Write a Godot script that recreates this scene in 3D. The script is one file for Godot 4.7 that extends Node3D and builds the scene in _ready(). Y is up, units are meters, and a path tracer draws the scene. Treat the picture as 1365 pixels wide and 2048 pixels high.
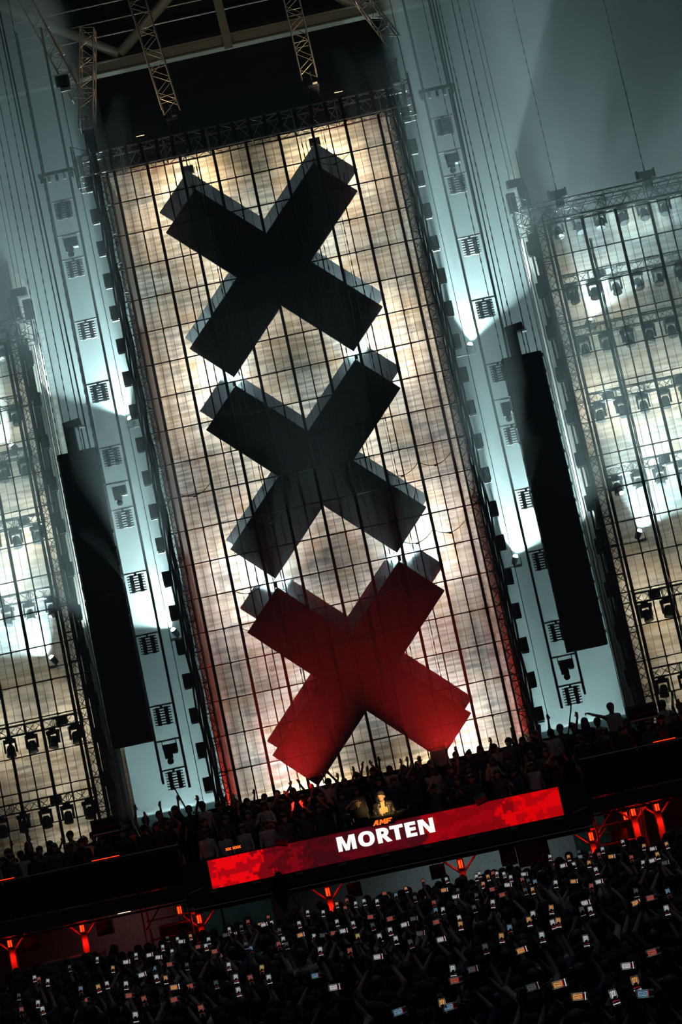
extends Node3D
# A tall concert stage: three lit towers hung with crosses, line arrays, a red LED banner and a packed floor.

const TEAL := Color(0.85, 0.97, 0.975)
const WARM := Color(1.0, 0.86, 0.66)
const RED := Color(1.0, 0.10, 0.05)

var M := {}
var counts := {}
var rng := RandomNumberGenerator.new()
var bodies := {}
var hairs := {}


class MB:
	var v := PackedVector3Array()
	var n := PackedVector3Array()
	var uv := PackedVector2Array()

	func tri(a: Vector3, b: Vector3, c: Vector3) -> void:
		var k := (b - a).cross(c - a).normalized()
		v.append(a); v.append(c); v.append(b)
		for i in 3:
			n.append(k); uv.append(Vector2.ZERO)

	func quad(a: Vector3, b: Vector3, c: Vector3, d: Vector3) -> void:
		tri(a, b, c); tri(a, c, d)

	func sheet(a: Vector3, b: Vector3, c: Vector3, d: Vector3, u0: Vector2, u1: Vector2) -> void:
		var k := (b - a).cross(c - a).normalized()
		var us := [Vector2(u0.x, u1.y), Vector2(u1.x, u1.y), Vector2(u1.x, u0.y), Vector2(u0.x, u0.y)]
		var ps := [a, b, c, d]
		for i in [0, 2, 1, 0, 3, 2]:
			v.append(ps[i]); n.append(k); uv.append(us[i])

	func box(c: Vector3, s: Vector3, bs := Basis.IDENTITY) -> void:
		var h := s * 0.5
		var p := []
		for i in 8:
			p.append(c + bs * Vector3(h.x if i & 1 else -h.x, h.y if i & 2 else -h.y, h.z if i & 4 else -h.z))
		quad(p[4], p[5], p[7], p[6]); quad(p[1], p[0], p[2], p[3]); quad(p[5], p[1], p[3], p[7])
		quad(p[0], p[4], p[6], p[2]); quad(p[6], p[7], p[3], p[2]); quad(p[0], p[1], p[5], p[4])

	# a box with chamfered long edges, along the local y axis
	func cbox(c: Vector3, s: Vector3, ch: float, bs := Basis.IDENTITY) -> void:
		var x := s.x * 0.5
		var z := s.z * 0.5
		var o := [Vector2(x, -z + ch), Vector2(x, z - ch), Vector2(x - ch, z), Vector2(-x + ch, z), Vector2(-x, z - ch), Vector2(-x, -z + ch), Vector2(-x + ch, -z), Vector2(x - ch, -z)]
		var y := s.y * 0.5
		for i in 8:
			var a: Vector2 = o[i]
			var b: Vector2 = o[(i + 1) % 8]
			quad(c + bs * Vector3(b.x, -y, b.y), c + bs * Vector3(a.x, -y, a.y), c + bs * Vector3(a.x, y, a.y), c + bs * Vector3(b.x, y, b.y))
			tri(c + bs * Vector3(0, y, 0), c + bs * Vector3(b.x, y, b.y), c + bs * Vector3(a.x, y, a.y))
			tri(c + bs * Vector3(0, -y, 0), c + bs * Vector3(a.x, -y, a.y), c + bs * Vector3(b.x, -y, b.y))

	func tube(a: Vector3, b: Vector3, r: float, sides := 6, r2 := -1.0) -> void:
		if r2 < 0.0:
			r2 = r
		var d := (b - a).normalized()
		var s := d.cross(Vector3.UP if absf(d.y) < 0.9 else Vector3.RIGHT).normalized()
		var t := s.cross(d)
		for i in sides:
			var p := TAU * i / sides
			var q := TAU * (i + 1) / sides
			var e := s * cos(p) + t * sin(p)
			var f := s * cos(q) + t * sin(q)
			var ps := [a + e * r, b + e * r2, b + f * r2, a + f * r]
			var ns := [e, e, f, f]
			for j in [0, 2, 1, 0, 3, 2]:
				v.append(ps[j]); n.append(ns[j]); uv.append(Vector2.ZERO)
			if r > 0.02:
				tri(a, a + f * r, a + e * r)
			if r2 > 0.02:
				tri(b, b + e * r2, b + f * r2)

	func path(ps: Array, r: float, sides := 6) -> void:
		for i in ps.size() - 1:
			tube(ps[i], ps[i + 1], r, sides)

	# profile of (radius, height) turned about the y axis of xf
	func lathe(pr: Array, sides: int, xf: Transform3D) -> void:
		for i in pr.size() - 1:
			var a: Vector2 = pr[i]
			var b: Vector2 = pr[i + 1]
			for j in sides:
				var p := TAU * j / sides
				var q := TAU * (j + 1) / sides
				var p0 := xf * Vector3(a.x * cos(p), a.y, a.x * sin(p))
				var p1 := xf * Vector3(a.x * cos(q), a.y, a.x * sin(q))
				var p2 := xf * Vector3(b.x * cos(q), b.y, b.x * sin(q))
				var p3 := xf * Vector3(b.x * cos(p), b.y, b.x * sin(p))
				if a.x > 0.0001:
					tri(p0, p2, p1)
				if b.x > 0.0001:
					tri(p0, p3, p2)

	func prism(poly: PackedVector2Array, z0: float, z1: float, at := Vector3.ZERO) -> void:
		var ix := Geometry2D.triangulate_polygon(poly)
		for i in range(0, ix.size(), 3):
			var a := poly[ix[i]]
			var b := poly[ix[i + 1]]
			var c := poly[ix[i + 2]]
			if (b - a).cross(c - a) < 0.0:
				var s := b
				b = c
				c = s
			tri(at + Vector3(a.x, a.y, z1), at + Vector3(b.x, b.y, z1), at + Vector3(c.x, c.y, z1))
			tri(at + Vector3(a.x, a.y, z0), at + Vector3(c.x, c.y, z0), at + Vector3(b.x, b.y, z0))
		for i in poly.size():
			var a := poly[i]
			var b := poly[(i + 1) % poly.size()]
			quad(at + Vector3(a.x, a.y, z0), at + Vector3(b.x, b.y, z0), at + Vector3(b.x, b.y, z1), at + Vector3(a.x, a.y, z1))

	func mesh() -> ArrayMesh:
		var ar := []
		ar.resize(Mesh.ARRAY_MAX)
		ar[Mesh.ARRAY_VERTEX] = v
		ar[Mesh.ARRAY_NORMAL] = n
		ar[Mesh.ARRAY_TEX_UV] = uv
		var m := ArrayMesh.new()
		m.add_surface_from_arrays(Mesh.PRIMITIVE_TRIANGLES, ar)
		return m


# ---------------------------------------------------------------- naming and adding
func numbered(called: String) -> String:
	var k: int = counts.get(called, 0)
	counts[called] = k + 1
	return called if k == 0 else "%s_%03d" % [called, k]


func tag(o: Node3D, label: String, category: String, group := "", kind := "") -> Node3D:
	if label:
		o.set_meta("label", label)
	if category:
		o.set_meta("category", category)
	if group:
		o.set_meta("group", group)
	if kind:
		o.set_meta("kind", kind)
	return o


func thing(called: String, label: String, category: String, at := Vector3.ZERO, group := "") -> Node3D:
	var o := Node3D.new()
	o.name = numbered(called)
	o.position = at
	add_child(o)
	tag(o, label, category, group)
	return o


func part(parent: Node, called: String, mesh: Mesh, mat: Material, at := Vector3.ZERO, bs := Basis.IDENTITY, label := "") -> MeshInstance3D:
	var o := MeshInstance3D.new()
	o.name = called
	o.mesh = mesh
	o.material_override = mat
	o.transform = Transform3D(bs, at)
	parent.add_child(o, true)
	if label:
		o.set_meta("label", label)
	return o


func solo(called: String, mesh: Mesh, mat: Material, label: String, category: String, at := Vector3.ZERO, bs := Basis.IDENTITY, group := "") -> MeshInstance3D:
	var o := MeshInstance3D.new()
	o.name = numbered(called)
	o.mesh = mesh
	o.material_override = mat
	o.transform = Transform3D(bs, at)
	add_child(o)
	tag(o, label, category, group)
	return o


func structure(called: String, mesh: Mesh, mat: Material, label: String, at := Vector3.ZERO) -> MeshInstance3D:
	var o := solo(called, mesh, mat, label, "structure", at)
	o.set_meta("kind", "structure")
	return o


func copy(o: Node3D, at: Vector3, label := "", turn := Basis.IDENTITY) -> Node3D:
	var called := String(o.name)
	if called.length() > 4 and called[called.length() - 4] == "_":
		called = called.left(-4)
	var c: Node3D = o.duplicate()
	c.name = numbered(called)
	c.transform = Transform3D(turn, at)
	add_child(c)
	if label:
		c.set_meta("label", label)
	return c


func bx(s: Vector3, ch := 0.0) -> ArrayMesh:
	var m := MB.new()
	if ch > 0.0:
		m.cbox(Vector3.ZERO, s, ch)
	else:
		m.box(Vector3.ZERO, s)
	return m.mesh()


func tb(a: Vector3, b: Vector3, r: float, sides := 6) -> ArrayMesh:
	var m := MB.new()
	m.tube(a, b, r, sides)
	return m.mesh()


func nth(k: int) -> String:
	return ["first", "second", "third", "fourth", "fifth", "sixth", "seventh", "eighth", "ninth", "tenth", "eleventh", "twelfth", "thirteenth", "fourteenth", "fifteenth", "sixteenth", "seventeenth", "eighteenth", "nineteenth", "twentieth"][k]


func side(s: float) -> String:
	return "left" if s < 0.0 else "right"


# ---------------------------------------------------------------- materials
func mat(called: String, c: Color, rough := 0.7, metal := 0.0) -> StandardMaterial3D:
	var m := StandardMaterial3D.new()
	m.resource_name = called
	m.albedo_color = c
	m.roughness = rough
	m.metallic = metal
	M[called] = m
	return m


func glow(called: String, c: Color, e: float) -> StandardMaterial3D:
	var m := mat(called, Color(0.02, 0.02, 0.02), 0.4)
	m.emission_enabled = true
	m.emission = c
	m.emission_energy_multiplier = e
	return m


func noise_tex(size: int, freq: float, ramp: Array, seed_: int, oct := 4) -> NoiseTexture2D:
	var f := FastNoiseLite.new()
	f.seed = seed_
	f.frequency = freq
	f.fractal_octaves = oct
	var t := NoiseTexture2D.new()
	t.width = size
	t.height = size
	t.seamless = true
	t.noise = f
	var g := Gradient.new()
	var os := PackedFloat32Array()
	var cs := PackedColorArray()
	for i in ramp.size():
		os.append(float(i) / (ramp.size() - 1))
		cs.append(ramp[i])
	g.offsets = os
	g.colors = cs
	t.color_ramp = g
	return t


# the streaky brushed slats of the tower backs: short level dashes of cream, tan and grey
func slat_texture(seed_: int) -> ImageTexture:
	var w := 512
	var h := 1024
	var im := Image.create(w, h, false, Image.FORMAT_RGB8)
	var a := FastNoiseLite.new()
	a.seed = seed_
	a.frequency = 0.02
	a.fractal_octaves = 3
	var b := FastNoiseLite.new()
	b.seed = seed_ + 7
	b.frequency = 0.012
	b.fractal_octaves = 3
	var pale := Color(0.88, 0.875, 0.84)
	var tan_ := Color(0.72, 0.66, 0.55)
	var grey := Color(0.54, 0.575, 0.57)
	for y in h:
		for x in w:
			var row := floorf(y / 3.0)
			var s := a.get_noise_2d(x * 0.40 + row * 3.1, y * 6.0)
			var fine := a.get_noise_2d(x * 1.5 + 900.0, row * 26.0)
			var big := b.get_noise_2d(x * 0.9, y * 0.9 + 300.0)
			var t := clampf(0.60 + s * 0.75 + fine * 0.35, 0.0, 1.0)
			var warm := clampf(0.5 + big * 1.6, 0.0, 1.0)
			var c := grey.lerp(tan_, warm).lerp(pale, smoothstep(0.25, 0.85, t))
			im.set_pixel(x, y, c)
	return ImageTexture.create_from_image(im)


func make_materials() -> void:
	mat("black", Color(0.13, 0.14, 0.15), 0.75)
	mat("deep_black", Color(0.07, 0.075, 0.085), 0.9)
	mat("cross_skin", Color(0.15, 0.155, 0.17), 0.85)
	mat("cross_back", Color(0.50, 0.51, 0.52), 0.9)
	mat("dark_metal", Color(0.28, 0.29, 0.30), 0.4, 0.6)
	mat("truss_metal", Color(0.42, 0.42, 0.41), 0.35, 0.7)
	mat("alloy", Color(0.62, 0.61, 0.58), 0.35, 0.7)
	mat("cable", Color(0.12, 0.13, 0.13), 0.6)
	mat("chain", Color(0.30, 0.31, 0.31), 0.4, 0.7)
	mat("fixture", Color(0.17, 0.18, 0.19), 0.5)
	mat("fixture_pale", Color(0.72, 0.72, 0.70), 0.4)
	mat("fin_metal", Color(0.30, 0.31, 0.31), 0.4, 0.3)
	mat("glass_lens", Color(0.35, 0.38, 0.40), 0.12)
	mat("white_cloth", Color(0.80, 0.78, 0.74), 0.9)
	mat("brown_cloth", Color(0.36, 0.34, 0.31), 0.9)
	mat("steel", Color(0.55, 0.54, 0.53), 0.5, 0.2)
	mat("beam_paint", Color(0.50, 0.50, 0.46), 0.6)
	mat("concrete", Color(0.32, 0.32, 0.33), 0.9)
	mat("deck", Color(0.10, 0.10, 0.11), 0.7)
	mat("cabinet", Color(0.12, 0.13, 0.14), 0.7)
	mat("case_green", Color(0.28, 0.36, 0.37), 0.6)
	mat("phone_case", Color(0.07, 0.07, 0.08), 0.35)
	var d := mat("drape", Color(1, 1, 1), 0.95)
	d.albedo_texture = noise_tex(512, 0.02, [Color(0.20, 0.265, 0.26), Color(0.225, 0.29, 0.285), Color(0.21, 0.275, 0.27)], 3)
	d.uv1_triplanar = true
	d.uv1_scale = Vector3(0.35, 0.12, 0.35)
	var u := mat("under_wall", Color(1, 1, 1), 0.8)
	u.albedo_texture = noise_tex(512, 0.03, [Color(0.40, 0.42, 0.43), Color(0.52, 0.53, 0.53), Color(0.46, 0.47, 0.48)], 11)
	u.uv1_triplanar = true
	u.uv1_scale = Vector3(0.6, 0.6, 0.6)
	for k in 2:
		var s := mat("slats_%d" % k, Color(1, 1, 1), 0.55)
		s.albedo_texture = slat_texture(21 + k * 13)
	var p := mat("people", Color(1, 1, 1), 0.85)
	p.vertex_color_use_as_albedo = true
	mat("hair", Color(0.10, 0.085, 0.075), 0.6)
	glow("lens_white", Color(0.86, 0.97, 1.0), 40.0)
	glow("lens_warm", Color(1.0, 0.85, 0.62), 8.0)
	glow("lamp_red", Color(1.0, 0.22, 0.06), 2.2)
	glow("letters_white", Color(1.0, 0.98, 0.94), 1.15)
	glow("letters_orange", Color(1.0, 0.44, 0.14), 1.1)
	var im := Image.create(276, 22, false, Image.FORMAT_RGB8)
	var f := FastNoiseLite.new()
	f.seed = 4
	f.frequency = 0.055
	var g := FastNoiseLite.new()
	g.seed = 9
	g.frequency = 0.02
	for y in 22:
		for x in 276:
			var bx_ := floorf(x / 3.0) * 3.0
			var by_ := floorf(y / 2.0) * 2.0
			var q := f.get_noise_2d(bx_, by_ * 1.6)
			var u_ := clampf(x / 276.0 + q * 0.07, 0.0, 0.999)
			# the moving picture on the banner: vivid red at both ends, a darker wine red behind the name
			var c := Color(0.24, 0.03, 0.06)
			if u_ < 0.15:
				c = Color(0.93, 0.03, 0.06) if q > -0.12 and u_ > 0.02 else Color(0.68, 0.03, 0.07)
			elif u_ < 0.27:
				c = Color(0.47, 0.03, 0.07) if q > -0.05 else Color(0.34, 0.03, 0.06)
			elif u_ < 0.40:
				c = Color(0.31, 0.03, 0.07) if q > 0.12 else Color(0.24, 0.04, 0.07)
			elif u_ < 0.62:
				c = Color(0.36, 0.03, 0.08) if q > 0.05 else Color(0.29, 0.04, 0.075)
			elif u_ < 0.84:
				c = Color(0.60, 0.02, 0.06) if q > 0.02 else Color(0.52, 0.02, 0.06)
			else:
				c = Color(0.86, 0.02, 0.04) if q > 0.0 else Color(0.70, 0.02, 0.05)
			im.set_pixel(x, y, c)
	var bm := mat("banner_screen", Color(0.02, 0.01, 0.01), 0.4)
	bm.emission_enabled = true
	bm.emission = Color.WHITE
	bm.emission_operator = BaseMaterial3D.EMISSION_OP_MULTIPLY
	bm.emission_texture = ImageTexture.create_from_image(im)
	bm.emission_energy_multiplier = 0.85
	for k in PHONE_LOOKS:
		phone_screen(k)


# what a phone shows: the pale towers with dark crosses over a dark crowd, tinted by the camera
const PHONE_LOOKS := {"w": [Color(0.95, 0.96, 0.97), 0.68], "r": [Color(0.85, 0.40, 0.34), 0.6], "o": [Color(1.0, 0.68, 0.40), 0.8], "b": [Color(0.55, 0.72, 0.84), 0.55], "y": [Color(1.0, 0.86, 0.45), 0.6], "d": [Color(0.62, 0.66, 0.66), 0.22]}


func phone_screen(k: String) -> void:
	var c: Color = PHONE_LOOKS[k][0]
	var im := Image.create(18, 36, false, Image.FORMAT_RGB8)
	for y in 36:
		for x in 18:
			var q := c * (0.80 + 0.20 * sin(x * 1.3 + y * 0.5))
			if y < 4:
				q = c * 0.25
			elif y > 25:
				q = Color(0.06, 0.035, 0.04)
			elif y > 23:
				q = Color(0.70, 0.10, 0.10)
			if x < 4 or x > 13:
				q = q.lerp(Color(0.20, 0.25, 0.26), 0.6)
			for cy in [8, 13, 19]:
				if absi(absi(x - 9) - absi(y - cy)) < 1 and absi(x - 9) < 3:
					q = q * 0.35
			im.set_pixel(x, y, q)
	if k == "w" or k == "d" or k == "o":
		im.fill_rect(Rect2i(0, 30, 18, 2), Color(0.9, 0.9, 0.9))
	var m := mat("phone_screen_" + k, Color(0.02, 0.02, 0.02), 0.25)
	m.emission_enabled = true
	m.emission = Color.WHITE
	m.emission_operator = BaseMaterial3D.EMISSION_OP_MULTIPLY
	m.emission_texture = ImageTexture.create_from_image(im)
	m.emission_energy_multiplier = PHONE_LOOKS[k][1]


# ---------------------------------------------------------------- light
func spot(called: String, at: Vector3, to: Vector3, energy: float, c: Color, angle: float, size := 0.05, soft := 0.0) -> void:
	var l := SpotLight3D.new()
	l.name = numbered(called)
	l.light_color = c
	l.light_energy = energy
	l.spot_range = 80.0
	l.spot_attenuation = 2.0
	l.spot_angle = angle
	l.spot_angle_attenuation = soft
	l.light_size = size
	l.shadow_enabled = true
	var d := to.normalized()
	l.transform = Transform3D(Basis.looking_at(d, Vector3.UP if absf(d.y) < 0.98 else Vector3.RIGHT), at)
	add_child(l)


func omni(called: String, at: Vector3, energy: float, c: Color, size := 0.08) -> void:
	var l := OmniLight3D.new()
	l.name = numbered(called)
	l.light_color = c
	l.light_energy = energy
	l.omni_range = 60.0
	l.omni_attenuation = 2.0
	l.light_size = size
	l.shadow_enabled = true
	l.position = at
	add_child(l)


func area(called: String, at: Vector3, to: Vector3, size: Vector2, energy: float, c: Color) -> void:
	var l := AreaLight3D.new()
	l.name = numbered(called)
	l.light_color = c
	l.light_energy = energy
	l.area_size = size
	l.area_range = 80.0
	l.area_attenuation = 2.0
	l.shadow_enabled = true
	var d := to.normalized()
	l.transform = Transform3D(Basis.looking_at(d, Vector3.UP if absf(d.y) < 0.98 else Vector3.RIGHT), at)
	add_child(l)


func haze(label: String, at: Vector3, size: Vector3, density: float, c: Color) -> void:
	var f := FogVolume.new()
	f.name = numbered("stage_haze")
	f.shape = RenderingServer.FOG_VOLUME_SHAPE_BOX
	f.size = size
	f.position = at
	var m := FogMaterial.new()
	m.density = density
	m.albedo = c
	f.material = m
	add_child(f)
	tag(f, label, "haze", "", "stuff")


# ---------------------------------------------------------------- the hall
func build_hall() -> void:
	structure("floor", bx(Vector3(60, 0.3, 90)), M.concrete, "dark concrete arena floor under the crowd", Vector3(0, -0.15, 22))
	structure("ceiling", bx(Vector3(60, 0.4, 90)), M.deep_black, "dark arena roof lining high above the rig", Vector3(0, 40.0, 22))
	structure("wall_left", bx(Vector3(0.4, 40, 90)), M.deep_black, "dark arena side wall on the left", Vector3(-30, 20, 22))
	structure("wall_right", bx(Vector3(0.4, 40, 90)), M.deep_black, "dark arena side wall on the right", Vector3(30, 20, 22))
	structure("wall_front", bx(Vector3(60, 40, 0.4)), M.deep_black, "dark arena wall behind the audience", Vector3(0, 20, 67))
	# the grey-green cloth hung across the whole back, in soft vertical folds
	var m := MB.new()
	var nx := 240
	var last := Vector3.ZERO
	for i in nx + 1:
		var x := -30.0 + 60.0 * i / nx
		var z := -10.0 + 0.05 * sin(x * 1.7) + 0.012 * sin(x * 4.1 + 1.0) + 0.06 * sin(x * 0.7)
		var p := Vector3(x, 0, z)
		if i > 0:
			m.quad(last, p, p + Vector3(0, 40, 0), last + Vector3(0, 40, 0))
			m.quad(p - Vector3(0, 0, 0.3), last - Vector3(0, 0, 0.3), last + Vector3(0, 40, -0.3), p + Vector3(0, 40, -0.3))
		last = p
	var bk := folded_sheet(Vector3(-4.95, 0, 0), Vector3(4.95, 0, 0), 15.0, 0.02, 60, Vector3(0, 0, 1))  # added black sheet stands in for the shade above the tower
	solo("black_drape", bk, M.deep_black, "added black sheet for the shade behind the roof beam above the middle tower", "drape", Vector3(0, 22.5, -8.6))
	structure("wall_back", m.mesh(), M.drape, "grey-green cloth hung in folds across the back of the hall")


# ---------------------------------------------------------------- truss
func truss(called: String, label: String, a: Vector3, b: Vector3, w: float, d: float, step: float, m: Material, group := "", face := Vector3.BACK) -> Node3D:
	var t := thing(called, label, "truss", a, group)
	var ax := (b - a).normalized()
	var dv := (face - ax * face.dot(ax)).normalized()
	var wv := ax.cross(dv).normalized()
	var len_ := (b - a).length()
	var cs := [wv * w * 0.5 + dv * d * 0.5, -wv * w * 0.5 + dv * d * 0.5, -wv * w * 0.5 - dv * d * 0.5, wv * w * 0.5 - dv * d * 0.5]
	for c in cs:
		part(t, "chord", tb(c, c + ax * len_, 0.026, 6), m)
	var la := MB.new()
	var k := maxi(2, int(len_ / step))
	for f in 4:
		var c0: Vector3 = cs[f]
		var c1: Vector3 = cs[(f + 1) % 4]
		for i in k:
			var s0 := ax * (len_ * i / k)
			var s1 := ax * (len_ * (i + 1) / k)
			if i % 2 == 0:
				la.tube(c0 + s0, c1 + s1, 0.012, 4)
			else:
				la.tube(c1 + s0, c0 + s1, 0.012, 4)
			if i % 3 == 0:
				la.tube(c0 + s0, c1 + s0, 0.014, 4)
	var l := part(t, "lacing", la.mesh(), m)
	l.set_meta("kind", "stuff")
	return t


# ---------------------------------------------------------------- towers
func tower_grid(called: String, label: String, xs: Array, y0: float, rows: int, yb: float, yt: float, reach: float) -> void:
	var t := thing(called, label, "grid", Vector3(0, yb, 0))
	var h := yt - yb
	var up := bx(Vector3(0.085, h, 0.07), 0.012)
	var mid := bx(Vector3(0.036, h, 0.036))
	var wire := tb(Vector3.ZERO, Vector3(0, h, 0), 0.0065, 5)
	var knob := bx(Vector3(0.05, 0.06, 0.06))
	var x0: float = xs[0]
	var x1: float = xs[xs.size() - 1]
	for i in xs.size():
		var x: float = xs[i]
		part(t, "upright", up, M.black, Vector3(x, h * 0.5, 0))
		if i + 1 < xs.size():
			part(t, "mullion", mid, M.black, Vector3(x + 0.5, h * 0.5, 0.01))
			for q in [0.25, 0.75]:
				part(t, "wire", wire, M.cable, Vector3(x + q, 0, 0.0))
	for r in rows:
		var y := y0 + r - yb
		part(t, "rail", tb(Vector3(minf(x0, x1) - reach, y, 0.03), Vector3(maxf(x0, x1) + reach, y, 0.03), 0.020, 6), M.black)
	var kn := MB.new()
	for r in rows:
		for i in xs.size() * 2 - 1:
			var x: float = xs[0] + (xs[1] - xs[0]) * 0.5 * i
			kn.box(Vector3(x + 0.02, y0 + r - yb - 0.01, 0.045), Vector3(0.05, 0.055, 0.05))
	var o := part(t, "clamps", kn.mesh(), M.black)
	o.set_meta("kind", "stuff")
	knob = null


func folded_sheet(a: Vector3, b: Vector3, h: float, amp: float, steps: int, across: Vector3) -> ArrayMesh:
	var m := MB.new()
	var pa := PackedVector3Array()
	for i in steps + 1:
		var t := float(i) / steps
		pa.append(a.lerp(b, t) + across * (amp * (sin(t * 31.0) + 0.6 * sin(t * 13.0 + 1.0))))
	var off := across * 0.015
	for i in steps:
		var up := Vector3(0, h, 0)
		m.quad(pa[i] + off, pa[i + 1] + off, pa[i + 1] + off + up, pa[i] + off + up)
		m.quad(pa[i + 1] - off, pa[i] - off, pa[i] - off + up, pa[i + 1] - off + up)
	return m.mesh()


func slat_wall(called: String, label: String, x0: float, x1: float, y0: float, y1: float, z: float, m: Material) -> void:
	# 17 hung columns of brushed slats, each slightly bowed
	var t := thing(called, label, "backdrop", Vector3((x0 + x1) * 0.5, y0, z))
	var n := int(round((x1 - x0) / 0.5))
	var w := (x1 - x0) / n
	for i in n:
		var mb := MB.new()
		var k := 4
		for j in k:
			var u0 := float(j) / k
			var u1 := float(j + 1) / k
			var za := 0.03 * sin(PI * u0)
			var zb := 0.03 * sin(PI * u1)
			mb.sheet(Vector3(w * (u0 - 0.5), 0, za), Vector3(w * (u1 - 0.5), 0, zb), Vector3(w * (u1 - 0.5), y1 - y0, zb), Vector3(w * (u0 - 0.5), y1 - y0, za), Vector2((i + u0) * w / 9.0, 0.0), Vector2((i + u1) * w / 9.0, (y1 - y0) / 18.0))
		mb.box(Vector3(0, (y1 - y0) * 0.5, -0.02), Vector3(w, y1 - y0, 0.03))
		part(t, "slat_column", mb.mesh(), m, Vector3(x0 + w * (i + 0.5) - (x0 + x1) * 0.5, 0, 0))


func cross_poly(l: float, h: float) -> PackedVector2Array:
	var a := (l - h) * 0.7071
	var b := (l + h) * 0.7071
	var q := h * 1.4142
	return PackedVector2Array([Vector2(q, 0), Vector2(b, a), Vector2(a, b), Vector2(0, q), Vector2(-a, b), Vector2(-b, a), Vector2(-q, 0), Vector2(-b, -a), Vector2(-a, -b), Vector2(0, -q), Vector2(a, -b), Vector2(b, -a)])


func build_crosses() -> void:
	var names := ["black diagonal cross hung highest in the middle tower", "black diagonal cross hung second in the middle tower", "red lit diagonal cross hung lowest in the middle tower"]
	var cy := [19.95, 13.78, 7.62]
	var up := [0.78, 0.62, 0.66]
	for k in 3:
		var t := thing("hanging_cross", names[k], "cross", Vector3(0, cy[k], -1.2), "crosses in the middle tower")
		var m := MB.new()
		m.prism(cross_poly(3.38, 0.80), -0.10, 0.0)
		part(t, "front_panel", m.mesh(), M.cross_skin)
		m = MB.new()
		m.prism(cross_poly(3.62, 0.78), -1.08, -1.0, Vector3(0, up[k], 0))
		part(t, "rear_panel", m.mesh(), M.cross_back)  # larger raised grey copy put in for the ghost outline behind each cross
		for a in 4:
			var d := Vector3(0.7071 if a % 2 == 0 else -0.7071, 0.7071 if a < 2 else -0.7071, 0)
			var s := Vector3(-d.y, d.x, 0)
			for f in [1.3, 2.3, 3.2]:
				part(t, "strut", tb(d * f + s * 0.5, d * (f + 0.08) + s * 0.5 + Vector3(0, up[k], -1.0), 0.022, 6), M.dark_metal)
				part(t, "strut", tb(d * f - s * 0.5, d * (f + 0.08) - s * 0.5 + Vector3(0, up[k], -1.0), 0.022, 6), M.dark_metal)
		for sx in [-1.0, 1.0]:
			part(t, "shackle", bx(Vector3(0.10, 0.16, 0.10), 0.02), M.chain, Vector3(sx * 1.86, 3.03, -0.1))
			var top: float = 23.6 - cy[k] if k == 0 else cy[k - 1] - 2.9 - cy[k]
			for off in [-0.07, 0.0, 0.07]:
				solo("cross_wire", tb(Vector3(off, 0, 0), Vector3(off * 2.0, top - 3.0, 0), 0.009, 5), M.cable, "thin wire holding the %s cross at its %s tip, %s of three" % [["upper", "middle", "lowest"][k], side(sx), ["left", "centre", "right"][int((off + 0.07) / 0.07 + 0.5)]], "wire", Vector3(sx * 1.86, cy[k] + 3.0, -1.3), Basis.IDENTITY, "wires of the crosses")
	for sx in [-1.0, 1.0]:
		for k in 2:
			hang_chain(sx * (1.62 if k == 0 else 2.32), -0.75, 3.08, 23.6, "long dark chain in front of the %s arms of the crosses, %s one" % [side(sx), ["inner", "outer"][k]])


# ---------------------------------------------------------------- lamps
func beam_lamp(label: String, at: Vector3, to: Vector3, energy: float, angle: float, arm: Vector3, size := 0.08) -> void:
	var t := thing("beam_light", label, "light", at, "beam lights in the haze")
	var bs := Basis.looking_at(to.normalized(), Vector3.BACK)
	var xf := Transform3D(bs * Basis(Vector3.RIGHT, -PI / 2), Vector3.ZERO)
	var m := MB.new()
	m.lathe([Vector2(0.0, -0.30), Vector2(0.07, -0.28), Vector2(0.09, -0.20), Vector2(0.09, -0.06), Vector2(0.10, -0.03), Vector2(size + 0.005, -0.03)], 14, xf)
	part(t, "housing", m.mesh(), M.fixture)
	m = MB.new()
	m.lathe([Vector2(size, -0.03), Vector2(size * 0.7, 0.02), Vector2(0.0, 0.04)], 14, xf)
	part(t, "lens", m.mesh(), M.lens_white)
	m = MB.new()
	m.box(Vector3(0, -0.32, 0), Vector3(0.26, 0.08, 0.18))
	m.box(Vector3(-0.12, -0.2, 0), Vector3(0.025, 0.26, 0.08))
	m.box(Vector3(0.12, -0.2, 0), Vector3(0.025, 0.26, 0.08))
	part(t, "yoke", m.mesh(), M.fixture)
	part(t, "arm", tb(Vector3(0, -0.32, 0), Vector3(0, -0.32, 0) + arm, 0.025, 6), M.dark_metal)
	spot("beam_light_source", at + to.normalized() * 0.07, to, energy, TEAL, angle, 0.10)


func warm_lamp(label: String, at: Vector3, to: Vector3, energy: float, c: Color, angle := 70.0, arm := 0.0) -> void:
	var t := thing("flood_light", label, "light", at, "flood lights inside the towers")
	var bs := Basis.looking_at(to.normalized(), Vector3.UP if absf(to.normalized().y) < 0.95 else Vector3.BACK)
	part(t, "housing", bx(Vector3(0.34, 0.24, 0.16), 0.02), M.fixture, bs * Vector3(0, 0, 0.1), bs)
	part(t, "lens", bx(Vector3(0.28, 0.18, 0.012)), M.lens_warm, bs * Vector3(0, 0, 0.012), bs)
	if arm != 0.0:
		part(t, "arm", tb(Vector3(0, 0, 0.1), Vector3(0, arm, 0.1), 0.02, 6), M.dark_metal)
	spot("flood_light_source", at + to.normalized() * 0.05, to, energy, c, angle, 0.15, 1.0)


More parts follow.
